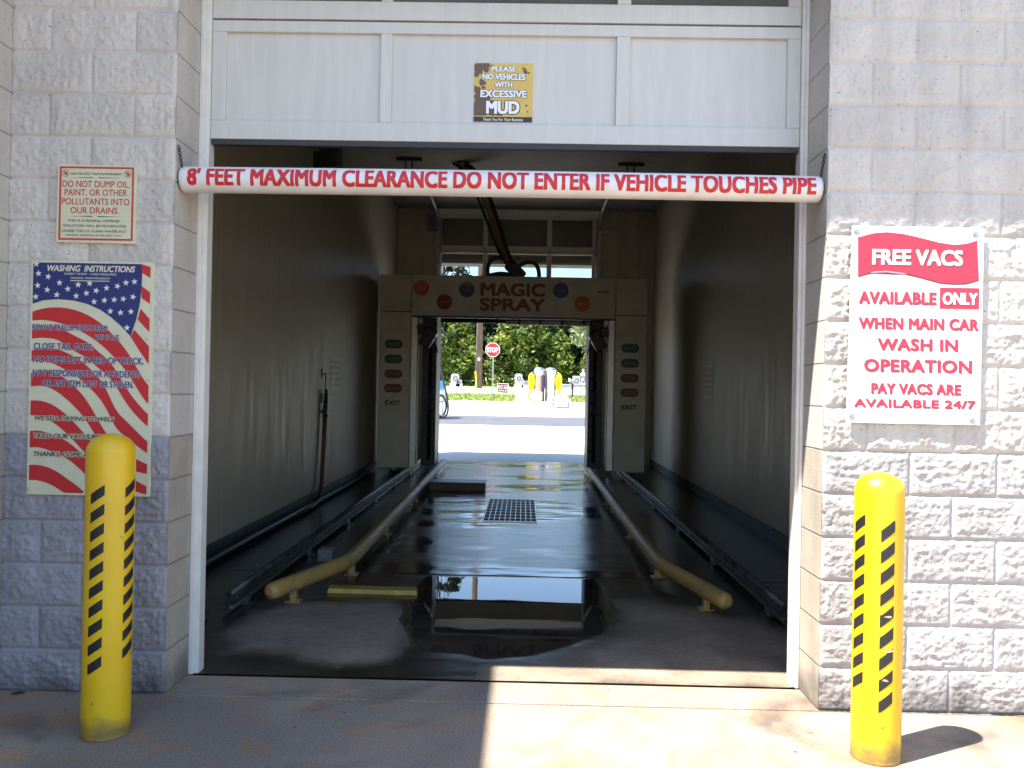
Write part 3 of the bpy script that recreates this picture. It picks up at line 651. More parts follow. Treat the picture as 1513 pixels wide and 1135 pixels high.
def bollard(cx, cy, top, label, strips, scuffs):
    R_ = .0965
    t = thing('bollard', label, 'bollard', (cx, cy, 0), 'yellow bollards beside the bay entrance')
    prof = [(R_, 0), (R_+.002, .004), (R_, .01), (R_, .02), (R_, top-R_*.8)]+[(R_*math.cos(a), top-R_*.8+R_*.8*math.sin(a)) for a in np.linspace(.08, 1.52, 14)]
    mk('post_sleeve', MB().lathe(prof, (cx, cy, 0), 48), m_yel, t)
    for a0, a1, z0, z1, n in strips:      # angles measured from the side facing the entrance court
        mb = MB(); pitch = (z1-z0)/n; Rr = R_+.0012
        for k in range(n):
            zb = z0+pitch*k; rise = pitch*.44; hgt = pitch*.55
            vs = []; m_ = 6
            for i in range(m_+1):
                s = i/m_; th = math.radians(a0+(a1-a0)*s); x, y = cx+Rr*math.sin(th), cy-Rr*math.cos(th)
                lo = max(z0, min(zb+rise*(s-.1)*1.2, z1)); hi = max(z0, min(zb+rise*(s-.1)*1.2+hgt, z1)); vs += [(x, y, lo), (x, y, hi)]
            mb.add(vs, [(2*i, 2*i+2, 2*i+3, 2*i+1) for i in range(m_)], 0, True)
        mk('warning_tape', mb, m_tape, t)
    mb = MB()
    for th, z, s in scuffs:
        th = math.radians(th); n_ = 9; Rr = R_+.0016
        pts = []
        for i in range(n_):
            a = 2*math.pi*i/n_; q = s*rnd.uniform(.5, 1.2); tt = th+q*1.7*math.cos(a)/R_
            pts.append((cx+Rr*math.sin(tt), cy-Rr*math.cos(tt), z+q*.6*math.sin(a)))
        mb.add(pts, [list(range(n_))])
    mk('scuff', mb, M('scuffed_plastic', (.55, .42, .22), .6), t)
    return t
bollard(-1.662, -.45, 1.262, 'taller shaded yellow bollard in front of the flag sign', [(-21, 14, .275, 1.055, 10), (62, 98, .33, 1.075, 10)], [])
bollard(1.542, -.495, 1.169, 'shorter sunlit yellow bollard below the free vacs sign', [(-88, -55, .285, 1.0, 9), (-18, 14, .215, .985, 9)], [(1, .60, .010), (4, .465, .012), (-3, .345, .009)])

# ------------------------------------------------------------------ inside the bay
m_ypipe = M('worn_yellow_pipe', (.40, .25, .065), .5, col2=(.28, .20, .085), scale=5, stretch=(3, .8, 3), lo=.38, hi=.55, rvar=.12)
def guide(xs_, label):
    t = thing('tire_guide', label, 'tire guide', (xs_[0][0], xs_[0][1], 0), 'tire guide pipes on the bay floor')
    pts = [Vector((x, y, .125)) for x, y in xs_]
    path = [pts[0]]; a, b_, c = pts
    path += [a.lerp(b_, .3), a.lerp(b_, .6)]
    for s in np.linspace(0, 1, 7): p0, p2 = b_.lerp(a, .16), b_.lerp(c, .03); path.append((p0*(1-s)**2+b_*2*s*(1-s)+p2*s*s))
    for s in (.15, .35, .6, .8, 1): path.append(b_.lerp(c, s))
    d0 = (a-b_).normalized()
    rs = [.056]*len(path)
    path = [a+d0*.045, a+d0*.035, a+d0*.018]+path; rs = [.02, .04, .052]+rs
    mk('pipe', MB().tube(path, rs, 20), m_ypipe, t)
    for s in ((a.lerp(b_, .25)), b_.lerp(c, .015), b_.lerp(c, .22), b_.lerp(c, .5), b_.lerp(c, .8)):
        sg = 1 if s.x < 0 else -1
        mk('foot', MB().box(s.x-.022, s.x+.022, s.y-.03, s.y+.03, .006, .085).box(s.x-.05, s.x+.05+0*sg, s.y-.05, s.y+.05, -.003, .007).tube([(s.x+.036*sg, s.y-.03, .007), (s.x+.036*sg, s.y-.03, .025)], .008, 6), m_ypipe, t, bevel=.003)
guide([(-1.545, 1.50), (-1.245, 2.44), (-1.335, 11.0)], 'yellow flared floor pipe on the side of the wall hose')
guide([(1.405, 1.50), (1.165, 2.58), (1.215, 11.0)], 'yellow flared floor pipe on the side away from the wall hose')
m_rail = M('dirty_rail_steel', (.13, .125, .12), .45, .8, var=.4, scale=6, rvar=.15)
def rail(x, y0, y1, label):
    t = thing('gantry_rail', label, 'rail', (x, y0, 0), 'steel rails the spray arch rolls on')
    mk('rail_profile', MB().box(x-.045, x+.045, y0, y1, .05, .062).box(x-.008, x+.008, y0, y1, .062, .108).tube([(x, y0, .118), (x, y1, .118)], .022, 12), m_rail, t)
    mk('tube', MB().tube([(x-.0, y0-.02, .026), (x, y1, .026)], .024, 14), m_rail, t)
    for k in range(7):
        y = y0+.25+k*(y1-y0-.5)/6
        mk('bracket', MB().box(x-.085, x+.085, y-.04, y+.04, .0, .008).box(x-.05, x-.03, y-.04, y+.04, .008, .05).box(x+.03, x+.05, y-.04, y+.04, .008, .05), m_rail, t, bevel=.002)
rail(-1.80, 1.40, 11.6, 'steel rail behind the yellow pipe near the wall hose')
rail(1.77, 1.40, 11.6, 'steel rail behind the yellow pipe away from the wall hose')
# floor drain grate
t = thing('drain_grate', 'black steel grid drain grate in the wet bay floor', 'drain grate', (-.05, 6.15, 0))
g = MB(); g.box(-.345, .245, 5.24, 7.03, -.002, .002, 1)  # flat black plate paints the dark of the drain under the bars
for i in range(11): x = -.345+.59*i/10; g.box(x-.0045, x+.0045, 5.24, 7.03, .0021, .014)
for i in range(9): y = 5.24+1.79*i/8; g.box(-.345, .245, y-.011, y+.011, .0025, .0125)
mk('grid', g, [M('grate_metal', (.30, .31, .33), .3, .9), M('drain_shade_black', (.004, .004, .004), .9)], t)
# wheel stop / treadle step
t = thing('treadle_block', 'low dark block with brown front beside the yellow floor pipe', 'floor block', (-.86, 7.85, 0))
mk('body', MB().box(-1.24, -.45, 7.85, 8.25, .0, .11), M('rusty_brown', (.10, .055, .02), .6, var=.4, scale=9), t, bevel=.006)
mk('top_plate', MB().box(-1.245, -.44, 7.84, 8.26, .111, .125), M('dark_plate', (.03, .03, .03), .4), t, bevel=.003)
tag(mk('floor_strip', MB().add([(-1.30, 1.975, .0), (-.655, 1.955, .0), (-.665, 2.085, .0), (-1.315, 2.095, .0), (-1.29, 1.985, .03), (-.665, 1.965, .03), (-.675, 2.075, .03), (-1.305, 2.085, .03)], [(0, 3, 2, 1), (4, 5, 6, 7), (0, 1, 5, 4), (1, 2, 6, 5), (2, 3, 7, 6), (3, 0, 4, 7)]), M('strip_yellow', (.36, .24, .04), .55, var=.3, scale=8)), 'flat yellow strip lying on the bay floor beside the puddle', 'floor strip')
tag(mk('floor_bracket', MB().box(-1.62, -1.50, 3.0, 3.14, .0, .10).box(-1.60, -1.52, 2.98, 3.0, .02, .08), M('pale_bracket', (.22, .22, .21), .6, var=.2, scale=20), bevel=.006), 'small pale metal box between rail and yellow pipe', 'floor bracket')
tag(mk('floor_conduit', MB().tube([(-2.42, .9, .07), (-2.42, 2.2, .05), (-2.41, 4, .06), (-2.42, 6.0, .05), (-2.42, 9.4, .055)], .028, 10).tube([(-2.42, 1.1, .05), (-2.2, 1.12, .04), (-1.9, 1.3, .03)], .02, 8), m_black), 'dark conduit running along the foot of the bay wall', 'conduit')

# wall hose with spray gun
t = thing('wall_hose', 'brown rubber hose with black spray gun hanging on the bay wall', 'hose', (IL, 6.5, 0))
mk('hose', MB().tube([(IL+.05, 6.52, 1.08), (IL+.05, 6.50, .8), (IL+.05, 6.45, .5), (IL+.06, 6.36, .22), (IL+.07, 6.2, .07), (IL+.08, 5.9, .04), (IL+.07, 5.2, .035)], .026, 10), M('brown_hose', (.09, .035, .022), .5), t)
mk('spray_gun', MB().tube([(IL+.05, 6.55, 1.42), (IL+.05, 6.53, 1.15), (IL+.05, 6.52, 1.06)], [.018, .03, .03], 10).box(IL+.02, IL+.09, 6.45, 6.65, 1.12, 1.15).box(IL+.03, IL+.07, 6.58, 6.66, 1.24, 1.36), m_black, t)
mk('hook', MB().tube([(IL+.004, 6.55, 1.60), (IL+.05, 6.52, 1.62), (IL+.06, 6.47, 1.58), (IL+.05, 6.47, 1.1)], .008, 6).box(IL+.0, IL+.012, 6.5, 6.58, 1.56, 1.68), m_black, t)
# notices on the side walls
def notice(x, y0, y1, z0, z1, sg, label, lines):
    t = thing('wall_notice', label, 'notice', (x, (y0+y1)/2, z0), 'notices on the inner bay walls')
    fr = frame((x, y0, z0), (0, 1, 0), (0, 0, 1)) if sg > 0 else frame((x, y1, z0), (0, -1, 0), (0, 0, 1))
    W_, H_ = y1-y0, z1-z0
    mk('panel', MB().slab(rect(0, W_, 0, H_), fr, .001, .006), M('notice_white', (.42, .40, .38), .5), t)
    l = MB()
    for i, s in enumerate(lines):
        h = H_/(len(lines)+.6); z = H_-h*(i+1); text(l, s, .04*W_, .96*W_, z, z+h*.62, fr, .0075, bold=.03)
    mk('lettering', l, M('notice_red', (.26, .04, .035), .5), t)
notice(IL, 6.95, 7.52, 1.40, 1.84, 1, 'white notice with red lines above the wall hose', ['PLEASE', 'STOP WHEN', 'RED LIGHT', 'IS ON', 'THANKS'])
notice(IR, 7.20, 7.80, 1.38, 1.84, -1, 'faint white notice on the bay wall without a hose', ['DO NOT', 'EXIT CAR', 'DURING', 'WASH', 'CYCLE'])

# ------------------------------------------------------------------ spray arch
m_arch = M('arch_beige', (.62, .58, .48), .42, var=.12, scale=3)
m_archd = M('arch_dark', (.03, .03, .032), .5, var=.3, scale=8)
m_alu = M('arch_aluminium', (.60, .58, .54), .38, .7, var=.1, scale=6)
GYF, GYB = 9.70, 10.75
arch = thing('spray_arch', 'beige spray arch with red magic spray lettering spanning the bay', 'wash arch', (-.12, GYF, 0))
beam = mk('header_beam', MB().box(-1.79, 1.555, GYF, GYB, 2.635, 3.305), m_arch, arch, bevel=.012)
mk('added_underside_plate', MB().box(-1.78, 1.545, GYF+.02, GYB-.02, 2.612, 2.632), m_archd, arch, bevel=.004)  # dark plate added so the beam's underside stays black in the puddle
for x0, x1, lab in ((-2.315, -1.795, None), (1.56, 2.075, None)):
    mb = MB().box(x0, x1, GYF-.006, GYB, 2.70, 3.30)
    if x0 > 0: mb.add([(1.70, GYF-.010, 2.72), (2.06, GYF-.010, 3.29), (2.06, GYF-.03, 3.29), (2.055, GYF-.012, 2.72)], [(0, 3, 2, 1), (0, 1, 2), (0, 2, 3)])
    mk('corner_cover', mb, m_arch, arch, bevel=.012)
    c = mk('column', MB().box(x0, x1, GYF, GYB, .13, 2.693), m_arch, arch, bevel=.012)
    for wy in (GYF+.2, GYB-.2): mk('wheel', MB().tube([((x0+x1)/2-.05, wy, .09), ((x0+x1)/2+.05, wy, .09)], .06, 16), m_steel, c)
    s = -1 if x0 < 0 else 1; xi = x1 if s < 0 else x0        # inner edge of the column
    d = -s
    mk('side_channel', MB().box(min(xi+d*.002, xi+d*.10), max(xi+d*.002, xi+d*.10), GYF+.10, GYF+.30, .14, 2.62).box(min(xi+d*.11, xi+d*.13), max(xi+d*.11, xi+d*.13), GYF+.12, GYF+.22, .2, 2.1), m_alu, arch, bevel=.004)
    xa, xb = sorted((xi+d*.16, xi+d*.40)); mk('inner_post', MB().box(xa, xb, GYF+.35, GYB-.05, .14, 2.62), m_archd, arch, bevel=.006)
    sx_ = xi+d*.30
    sp = MB().tube([(sx_, GYF+.30, .25), (sx_, GYF+.30, 2.2)], .028, 10); mk('spray_pipe', sp, m_black, arch)
    nz = MB()
    for k in range(8): nz.tube([(sx_, GYF+.30, .45+.2*k), (sx_+d*.03, GYF+.25, .45+.2*k), (sx_+d*.075, GYF+.22, .45+.2*k)], [.022, .02, .012], 8)
    mk('nozzle', nz, m_black, arch)
    cx = xi+d*.27
    mk('dryer_head', MB().obox((cx, GYF+.22, 2.28), (1, 0, -.55*d), (0, 1, 0), (.55*d, 0, 1), .10, .12, .16).obox((cx-d*.12, GYF+.2, 2.42), (1, 0, .2), (0, 1, 0), (-.2, 0, 1), .08, .10, .08), m_archd, arch, bevel=.02)
    mk('dryer_strut', MB().tube([(cx+d*.10, GYF+.02, 2.42), (cx+d*.19, GYF+.0, 2.02)], .011, 8), m_steel, arch)
    # stacked instruction ovals
    FA = front(GYF); ox = (x0+x1)/2-.01
    ov = [('ENTER', 2.16, 0), ('AHEAD', 1.915, 0), ('STOP', 1.67, 1), ('BACK UP', 1.435, 1)]
    for tx, z, ci in ov:
        pts = [(ox+math.copysign(.075, math.cos(a))+.072*math.cos(a), z+.072*math.sin(a)) for a in np.linspace(.01, 2*math.pi+.01, 29)[:-1]]
        p = mk('signal_lens', MB().slab(pts, FA, .001, .006), M('lens_green', (.022, .05, .042), .35) if ci == 0 else M('lens_red', (.16, .018, .022), .35), c)
        l = MB(); text(l, tx, ox-.105, ox+.105, z-.03, z+.03, FA, .0072, bold=.02); mk('lettering', l, M('lens_text_green', (.12, .16, .14), .4) if ci == 0 else M('lens_text_red', (.30, .09, .09), .4), p)
    l = MB(); text(l, 'EXIT', ox-.125, ox+.125, 1.155, 1.235, FA, .0016, bold=.04); mk('exit_lettering', l, M('letter_black', (.02, .02, .02), .5), c)
FA = front(GYF)
bo = MB()
for x in (-2.27, -1.84, 1.60, 2.03):
    for z in (2.74, 3.26, 2.62, .95, .2): bo.slab(disc(x, z, .011, 8), FA, -.001, .012)
for x in np.linspace(-1.7, 1.47, 9): bo.slab(disc(x, 2.665, .010, 8), FA, -.001, .007)
mk('bolt', bo, m_steel, arch)
l = MB(); text(l, 'MAGIC', -.66, .405, 2.978, 3.195, FA, .0016, bold=.045); text(l, 'SPRAY', -.67, .405, 2.735, 2.945, FA, .0016, bold=.045)
mk('lettering', l, M('arch_red', (.24, .022, .022), .45), beam)
for x, z, c1, c2, s in ((-1.63, 3.09, (.50, .09, .025), (.5, .13, .03), 'RINSE'), (-1.25, 2.865, (.26, .018, .018), None, 'SOAP'), (-.885, 3.075, (.05, .06, .16), (.26, .20, .06), 'WAX'), (.655, 3.085, (.07, .055, .22), None, 'SHINE'), (1.01, 2.875, (.55, .15, .03), (.5, .10, .02), 'SEAL')):
    st_ = mk('round_sticker', MB().slab(disc(x, z, .128, 32), FA, .001, .004), M('sticker_%s' % s.lower(), c1, .45), beam)
    l = MB()
    if c2: l.poly([(x+.126*math.cos(a), z+.126*math.sin(a)) for a in np.linspace(.5, math.pi-.5, 14)], FA, .0045, 1)
    text(l, s, x-.085, x+.085, z-.022, z+.022, FA, .005, bold=.03); mk('lettering', l, [M('sticker_text_%s' % s.lower(), tuple(min(1, v*1.9+.05) for v in c1), .45), M('sticker_band_%s' % s.lower(), c2 or c1, .45)], st_)
l = MB(); text(l, 'NAVES', 1.25, 1.46, 3.055, 3.10, FA, .0016, bold=.03); mk('lettering', l, M('arch_ink', (.06, .06, .06), .5), beam)
mk('spray_bar', MB().tube([(-1.33, GYF+.28, 2.585), (-.24, GYF+.28, 2.585)], .034, 12), m_black, arch)
mk('spray_bar', MB().tube([(-.24, GYF+.30, 2.575), (1.16, GYF+.30, 2.575)], .04, 12), M('white_tube', (.72, .72, .70), .35), arch)
nz = MB()
for k in range(7): nz.tube([(-1.1+.36*k, GYF+.24, 2.62), (-1.1+.36*k, GYF+.24, 2.53)], .016, 8)
mk('nozzle', nz, m_black, arch)
# hose reel on top of the arch
rl = MB().lathe([(.26, 0), (.26, .03), (.22, .10), (.10, .13), (.02, .135)], (-.33, GYF+.5, 3.306), 24)
mk('swivel', rl, m_archd, arch)
# hoses from the ceiling
t = thing('hose_bundle', 'orange and black hose bundle hanging from the ceiling to the arch', 'hose bundle', (-.5, GYF+.4, 3.3))
def bez(p, n=14):
    P_ = [Vector(q) for q in p]; out = []
    for s in np.linspace(0, 1, n):
        Q = P_[:]
        while len(Q) > 1: Q = [Q[i].lerp(Q[i+1], s) for i in range(len(Q)-1)]
        out.append(Q[0])
    return out
m_or = M('orange_hose', (.30, .14, .025), .5); m_ye = M('yellow_hose', (.32, .24, .05), .5)
for i, (dx, m_) in enumerate(((0, m_or), (.06, m_ye), (.11, m_black), (-.05, m_black), (.03, m_or), (.16, m_black))):
    k = rnd.uniform(-.06, .06)
    mk('hose', MB().tube(bez([(-1.05+dx, GYF-.6+k, 4.98), (-.75+dx, GYF-.5, 4.9), (-.5+dx+k, GYF, 4.3), (-.42+dx, GYF+.2+k, 3.75), (-.25+dx*.5, GYF+.4, 3.5), (-.05+dx*.4, GYF+.45, 3.42)], 18), .023, 8), m_, t)
mk('hose_clamp', MB().obox((-.10, GYF+.43, 3.46), (.7, 0, -.7), (0, 1, 0), (.7, 0, .7), .17, .10, .10), m_archd, t, bevel=.02)
for p in ([(-.1, GYF+.4, 3.5), (.25, GYF+.4, 3.75), (.32, GYF+.4, 3.5), (.30, GYF+.4, 3.3)], [(-.1, GYF+.4, 3.5), (-.5, GYF+.35, 3.85), (-.62, GYF+.4, 3.55), (-.55, GYF+.45, 3.32)]):
    mk('hose', MB().tube(bez(p), .035, 8), m_black, t)
# ceiling hangers
def hanger(x, y, label):
    t = thing('ceiling_hanger', label, 'hanger', (x, y, 5.0), 'steel hangers under the bay ceiling')
    mk('bar', MB().box(x-.20, x+.20, y-.02, y+.02, 4.955, 4.998), m_archd, t)
    mk('rod', MB().tube([(x-.06, y, 4.955), (x-.015, y, 4.45)], .012, 6).tube([(x+.05, y, 4.955), (x+.03, y, 4.45)], .012, 6), m_archd, t)
hanger(-1.76, 8.9, 'T-shaped ceiling hanger on the side of the black ceiling box'); hanger(1.68, 9.0, 'T-shaped ceiling hanger far from the black ceiling box')
t = thing('ceiling_box', 'black equipment box hung near the bay ceiling behind the clearance pipe', 'equipment box', (-2.08, 5.0, 3.8))
mk('housing', MB().box(-2.16, -1.97, 4.9, 5.2, 3.80, 4.06).box(-2.23, -2.17, 4.95, 5.15, 3.80, 3.98), m_black, t, bevel=.01)
mk('rod', MB().tube([(-2.1, 5.05, 4.06), (-2.1, 5.05, 5.0)], .012, 6).tube([(-2.0, 5.05, 4.06), (-2.0, 5.05, 5.0)], .012, 6), m_black, t)

# ------------------------------------------------------------------ beyond the exit
def grass_patch(name, x0, x1, y0, y1, n, seed):
    sheet('grass_bed', x0, x1, y0, y1, -.008, m_grass)
    mb = MB(); r = random.Random(seed)
    for i in range(n):
        x, y = r.uniform(x0, x1), r.uniform(y0, y1); h = r.uniform(.05, .13); a = r.uniform(0, 6.3); z = gz(y)-.01; wd = .035
        mb.add([(x-wd*math.cos(a), y-wd*math.sin(a), z), (x+wd*math.cos(a), y+wd*math.sin(a), z), (x+r.uniform(-.05, .05), y+r.uniform(-.05, .05), z+h)], [(0, 1, 2)])
    tag(mk(name, mb, m_grass), kind='stuff')
grass_patch('verge_grass', -12, -.34, 34.4, 41.2, 9000, 1); grass_patch('verge_grass', 2.37, 12, 34.4, 41.2, 9000, 2)
grass_patch('churchyard_grass', -30, 30, 58, 68, 9000, 4)

# stop sign
m_post = M('sign_post_steel', (.33, .34, .33), .5, .6)
t = thing('stop_sign', 'red octagonal stop sign on a thin grey post by the road', 'stop sign', (-1.47, 38, gz(38)))
fs_ = front(37.95); oc = [(-1.497+.385*math.cos(math.pi/8+i*math.pi/4), 3.352+.385*math.sin(math.pi/8+i*math.pi/4)) for i in range(8)]
oc2 = [(-1.497+(p[0]+1.497)*.93, 3.352+(p[1]-3.352)*.93) for p in oc]
mk('post', MB().box(-1.50, -1.44, 37.955, 38.01, gz(38)-.1, 3.5), m_post, t)
pl = mk('sign_face', MB().slab(oc, fs_, 0, .006).slab(oc2, fs_, .0062, .008, 1), [M('letter_white', (.82, .82, .82), .45), M('stop_red', (.50, .02, .02), .4)], t)
l = MB(); text(l, 'STOP', -1.78, -1.215, 3.225, 3.475, fs_, .010, bold=.03); mk('lettering', l, M('letter_white', (.82, .82, .82), .45), pl)
# yard sign
t = thing('yard_sign', 'low maroon and white yard sign on wire legs in the grass', 'sign', (-.925, 37, gz(37)))
fy = front(37.0)
mk('panel', MB().slab([(-1.20, 1.20), (-.66, 1.16), (-.64, 1.66), (-1.22, 1.68)], fy, 0, .01).poly([(-1.175, 1.57), (-.685, 1.555), (-.68, 1.63), (-1.18, 1.645)], fy, .012, 1).poly([(-1.165, 1.235), (-.695, 1.205), (-.69, 1.40), (-1.17, 1.42)], fy, .012, 1).poly([(-.93, 1.42), (-.89, 1.415), (-.89, 1.555), (-.93, 1.56)], fy, .012, 1), [M('yard_white', (.66, .6, .58), .5), M('yard_maroon', (.10, .018, .02), .5)], t)
l = MB(); text(l, 'HOME FOR', -1.15, -.71, 1.45, 1.53, fy, .014, 1, bold=.04); text(l, 'SALE', -1.13, -.73, 1.27, 1.36, fy, .016, 0, bold=.04); mk('lettering', l, [M('yard_white', (.66, .6, .58), .5), M('yard_maroon', (.10, .018, .02), .5)], t)
mk('wire_leg', MB().tube([(-1.08, 37.01, gz(37)-.05), (-1.08, 37.01, 1.4)], .012, 6).tube([(-.78, 37.01, gz(37)-.05), (-.78, 37.01, 1.4)], .012, 6), m_post, t)
# mailbox
t = thing('mailbox', 'small mailbox on a dark post at the grass edge', 'mailbox', (2.55, 38, gz(38)))
mk('post', MB().box(2.50, 2.60, 37.96, 38.04, gz(38)-.1, 1.72), M('dark_timber', (.05, .045, .04), .7), t)
mk('box', MB().tube([(2.38, 38, 1.83), (2.72, 38, 1.83)], .10, 16).box(2.38, 2.72, 37.9, 38.1, 1.72, 1.83), M('mailbox_grey', (.22, .22, .24), .4), t)
mk('flag', MB().box(2.33, 2.44, 37.86, 37.9, 1.82, 1.99), M('mailbox_white', (.6, .6, .58), .5), t)
# vacuum station
m_vy = M('vacuum_hose_yellow', (.75, .62, .01), .45)
gv = gz(33)
tag(mk('vacuum_island', MB().box(.35, 2.05, 32.5, 33.6, gv-.1, gv+.10), m_lot, bevel=.02), kind='structure')
def vac_cyl(cx, label, lab, side):
    t = thing('vacuum_canister', label, 'vacuum', (cx, 33, gv+.1), 'round steel vacuums on the island')
    zt_ = 2.40
    mk('canister', MB().lathe([(.245, 0), (.245, zt_-gv-.28), (.25, zt_-gv-.27), (.25, zt_-gv-.24), (.235, zt_-gv-.2), (.18, zt_-gv-.14), (.06, zt_-gv-.105)], (cx, 33, gv+.1), 28), m_stain, t)
    if lab:
        def arc(z0, z1, a0, a1, mi, mb):
            n_ = 8; vs = []
            for i in range(n_+1):
                a = math.radians(a0+(a1-a0)*i/n_); vs += [(cx+.249*math.sin(a), 33-.249*math.cos(a), z0), (cx+.249*math.sin(a), 33-.249*math.cos(a), z1)]
            mb.add(vs, [(2*i, 2*i+2, 2*i+3, 2*i+1) for i in range(n_)], mi, True)
        mb = MB(); arc(1.35, 2.02, -40, 20, 0, mb); arc(1.30, 2.05, 21, 80, 1, mb); arc(.95, 1.3, -50, 15, 2, mb)
        mk('decal', mb, [M('decal_tan', (.42, .24, .17), .5), M('decal_purple', (.10, .07, .16), .5), M('decal_white', (.7, .7, .7), .5)], t)
    # yellow hose coiled beside it
    cxh = cx+side*.335
    pts = []
    for i in range(60):
        a = i/60*math.pi*2*3; pts.append((cxh+side*(.075*math.sin(a)+.05*math.sin(a*.31))+.015*rnd.random(), 32.92+.10*math.cos(a*.33)+.02*math.sin(a*3), 1.72+.40*math.cos(a)*(1-.10*(i/20))))
    pts += [(cxh+side*.05, 32.9, 1.3), (cxh+side*.14, 32.88, 1.08), (cxh+side*.02, 32.85, gv+.14)]
    mk('hose', MB().tube(pts, .05, 8), m_vy, t)
    mk('hose_hook', MB().tube([(cx+side*.24, 33, 2.15), (cxh, 32.93, 2.17)], .02, 6), m_steel, t)
vac_cyl(.775, 'steel vacuum cylinder with tan and purple decal and yellow hose', True, -1)
vac_cyl(1.285, 'plain bright steel vacuum cylinder with yellow hose', False, 1)
# concrete block sign
gb = gz(30.5)
t = thing('block_sign', 'white board sign leaning on grey concrete blocks in the lot', 'sign', (1.60, 30.4, gb))
for x in (1.26, 1.625):
    mk('concrete_block', MB().box(x, x+.355, 30.5, 30.7, gb-.02, gb+.21).box(x+.01, x+.345, 30.5, 30.7, gb+.215, gb+.42), M('cinder_block', (.30, .28, .26), .9, var=.25, scale=16), t, bevel=.008)
fb_ = frame((1.38, 30.42, gb+.04), (1, -.02, 0), Vector((0, .12, 1)).normalized())
mk('board', MB().slab(rect(0, .53, 0, .47), fb_, 0, .012), M('board_white', (.55, .54, .52), .5), t)
l = MB()
for s, a, c, z in (('PAY', .13, .40, .335), ('LANE', .10, .43, .19), ('ENTER', .05, .48, .045)): text(l, s, a, c, z, z+.09, fb_, .014, bold=.02)
mk('lettering', l, M('letter_black', (.02, .02, .02), .5), t)
# blue vacuum machine with black hose
gq = gz(24.3)
t = thing('blue_vacuum', 'blue and white vacuum machine with looping black hose beside the exit', 'vacuum', (-2.95, 24.3, gq))
mk('cabinet', MB().box(-3.25, -2.62, 24.1, 24.6, gq, gq+1.25), M('vacuum_white', (.62, .66, .7), .4), t, bevel=.03)
mk('blue_trim', MB().box(-3.27, -2.60, 24.08, 24.62, gq+1.0, gq+1.27).box(-3.255, -2.615, 24.095, 24.6, gq+.72, gq+.76).box(-3.255, -2.615, 24.095, 24.6, gq+.55, gq+.59), M('vacuum_blue', (.05, .22, .42), .4), t, bevel=.01)
mk('boom', MB().tube([(-2.95, 24.3, gq+1.27), (-2.95, 24.3, gq+2.0), (-2.75, 24.2, gq+2.12)], .03, 8), m_steel, t)
mk('hose', MB().tube(bez([(-2.75, 24.0, gq+1.95), (-2.65, 23.95, gq+1.2), (-2.25, 23.9, gq+.2), (-2.15, 23.9, gq-.25), (-3.0, 23.9, gq-.05), (-3.0, 23.95, gq+.6)], 24), .035, 8)
   .tube([(-2.72+.22*math.cos(a), 23.93, gq+.42+.38*math.sin(a)) for a in np.linspace(0, 6.28, 25)[:-1]], .035, 8, closed=True), m_black, t)
# headstones and statue
m_gran = M('grey_granite', (.36, .35, .34), .6, var=.3, scale=6); m_marb = M('white_marble', (.5, .48, .45), .5, var=.1, scale=4)
def stone(x, wd, ht, kind, label, y=58.5):
    g_ = gz(y)
    t = thing('headstone', label, 'headstone', (x, y, g_), 'headstones across the road')
    mk('base', MB().box(x-wd*.65, x+wd*.65, y-.25, y+.25, g_-.1, g_+.22), m_gran, t, bevel=.02)
    hw = wd/2; f_ = front(y-.10)
    if kind == 0: pts = [(x-hw, g_+.221), (x+hw, g_+.221), (x+hw, g_+ht*.86)]+[(x+hw*math.cos(a), g_+ht*.86+ht*.14*math.sin(a)) for a in np.linspace(.2, math.pi-.2, 9)]+[(x-hw, g_+ht*.86)]
    else: pts = [(x-hw, g_+.221), (x+hw, g_+.221), (x+hw*.96, g_+ht), (x-hw*.96, g_+ht)]
    mk('tablet', MB().slab(pts, f_, -.2, 0), m_gran, t, bevel=.015)
    mk('carved_wreath', MB().tube([f_(x+hw*.5*math.cos(a), g_+ht*.68+hw*.5*math.sin(a), .01) for a in np.linspace(0, 6.28, 17)[:-1]], .03, 6, closed=True), M('dark_granite', (.12, .12, .12), .6), t)
stone(-5.05, .62, .95, 0, 'grey headstone nearest the utility pole'); stone(-4.72, .4, .5, 1, 'low grey headstone beside the one near the utility pole')
stone(-.27, .56, 1.05, 0, 'tall round-topped headstone behind the yard sign'); stone(.28, .5, .52, 1, 'low square headstone next to the vacuum cylinders')
stone(4.05, .6, .95, 1, 'upright headstone beside the white statue'); stone(5.15, .5, .85, 0, 'headstone past the white statue')
g_ = gz(59)
t = thing('statue', 'white robed statue on a pedestal among the headstones', 'statue', (4.6, 59, g_))
mk('pedestal', MB().box(4.32, 4.88, 58.8, 59.2, g_-.1, g_+.35).box(4.38, 4.82, 58.85, 59.15, g_+.351, g_+.5), m_marb, t, bevel=.02)
fg = MB().lathe([(.17, .5), (.18, .62), (.14, .9), (.15, 1.06), (.17, 1.16), (.09, 1.23), (.055, 1.26), (.085, 1.31), (.10, 1.37), (.085, 1.43), (.04, 1.475), (.01, 1.48)], (4.6, 59, g_), 20)
fg.tube([(4.44, 58.98, g_+1.15), (4.40, 58.9, g_+.98), (4.50, 58.83, g_+.98), (4.58, 58.83, g_+1.04)], [.05, .045, .04, .035], 8).tube([(4.76, 58.98, g_+1.15), (4.80, 58.9, g_+.98), (4.70, 58.83, g_+.98), (4.62, 58.83, g_+1.04)], [.05, .045, .04, .035], 8)
mk('figure', fg, m_marb, t)
tag(mk('low_wall', MB().box(2.1, 9, 58.2, 58.45, gz(58.2)-.1, gz(58.2)+.28).box(2.05, 9, 58.17, 58.48, gz(58.2)+.281, gz(58.2)+.34), m_gran), 'low grey stone wall in front of the statue', 'wall')
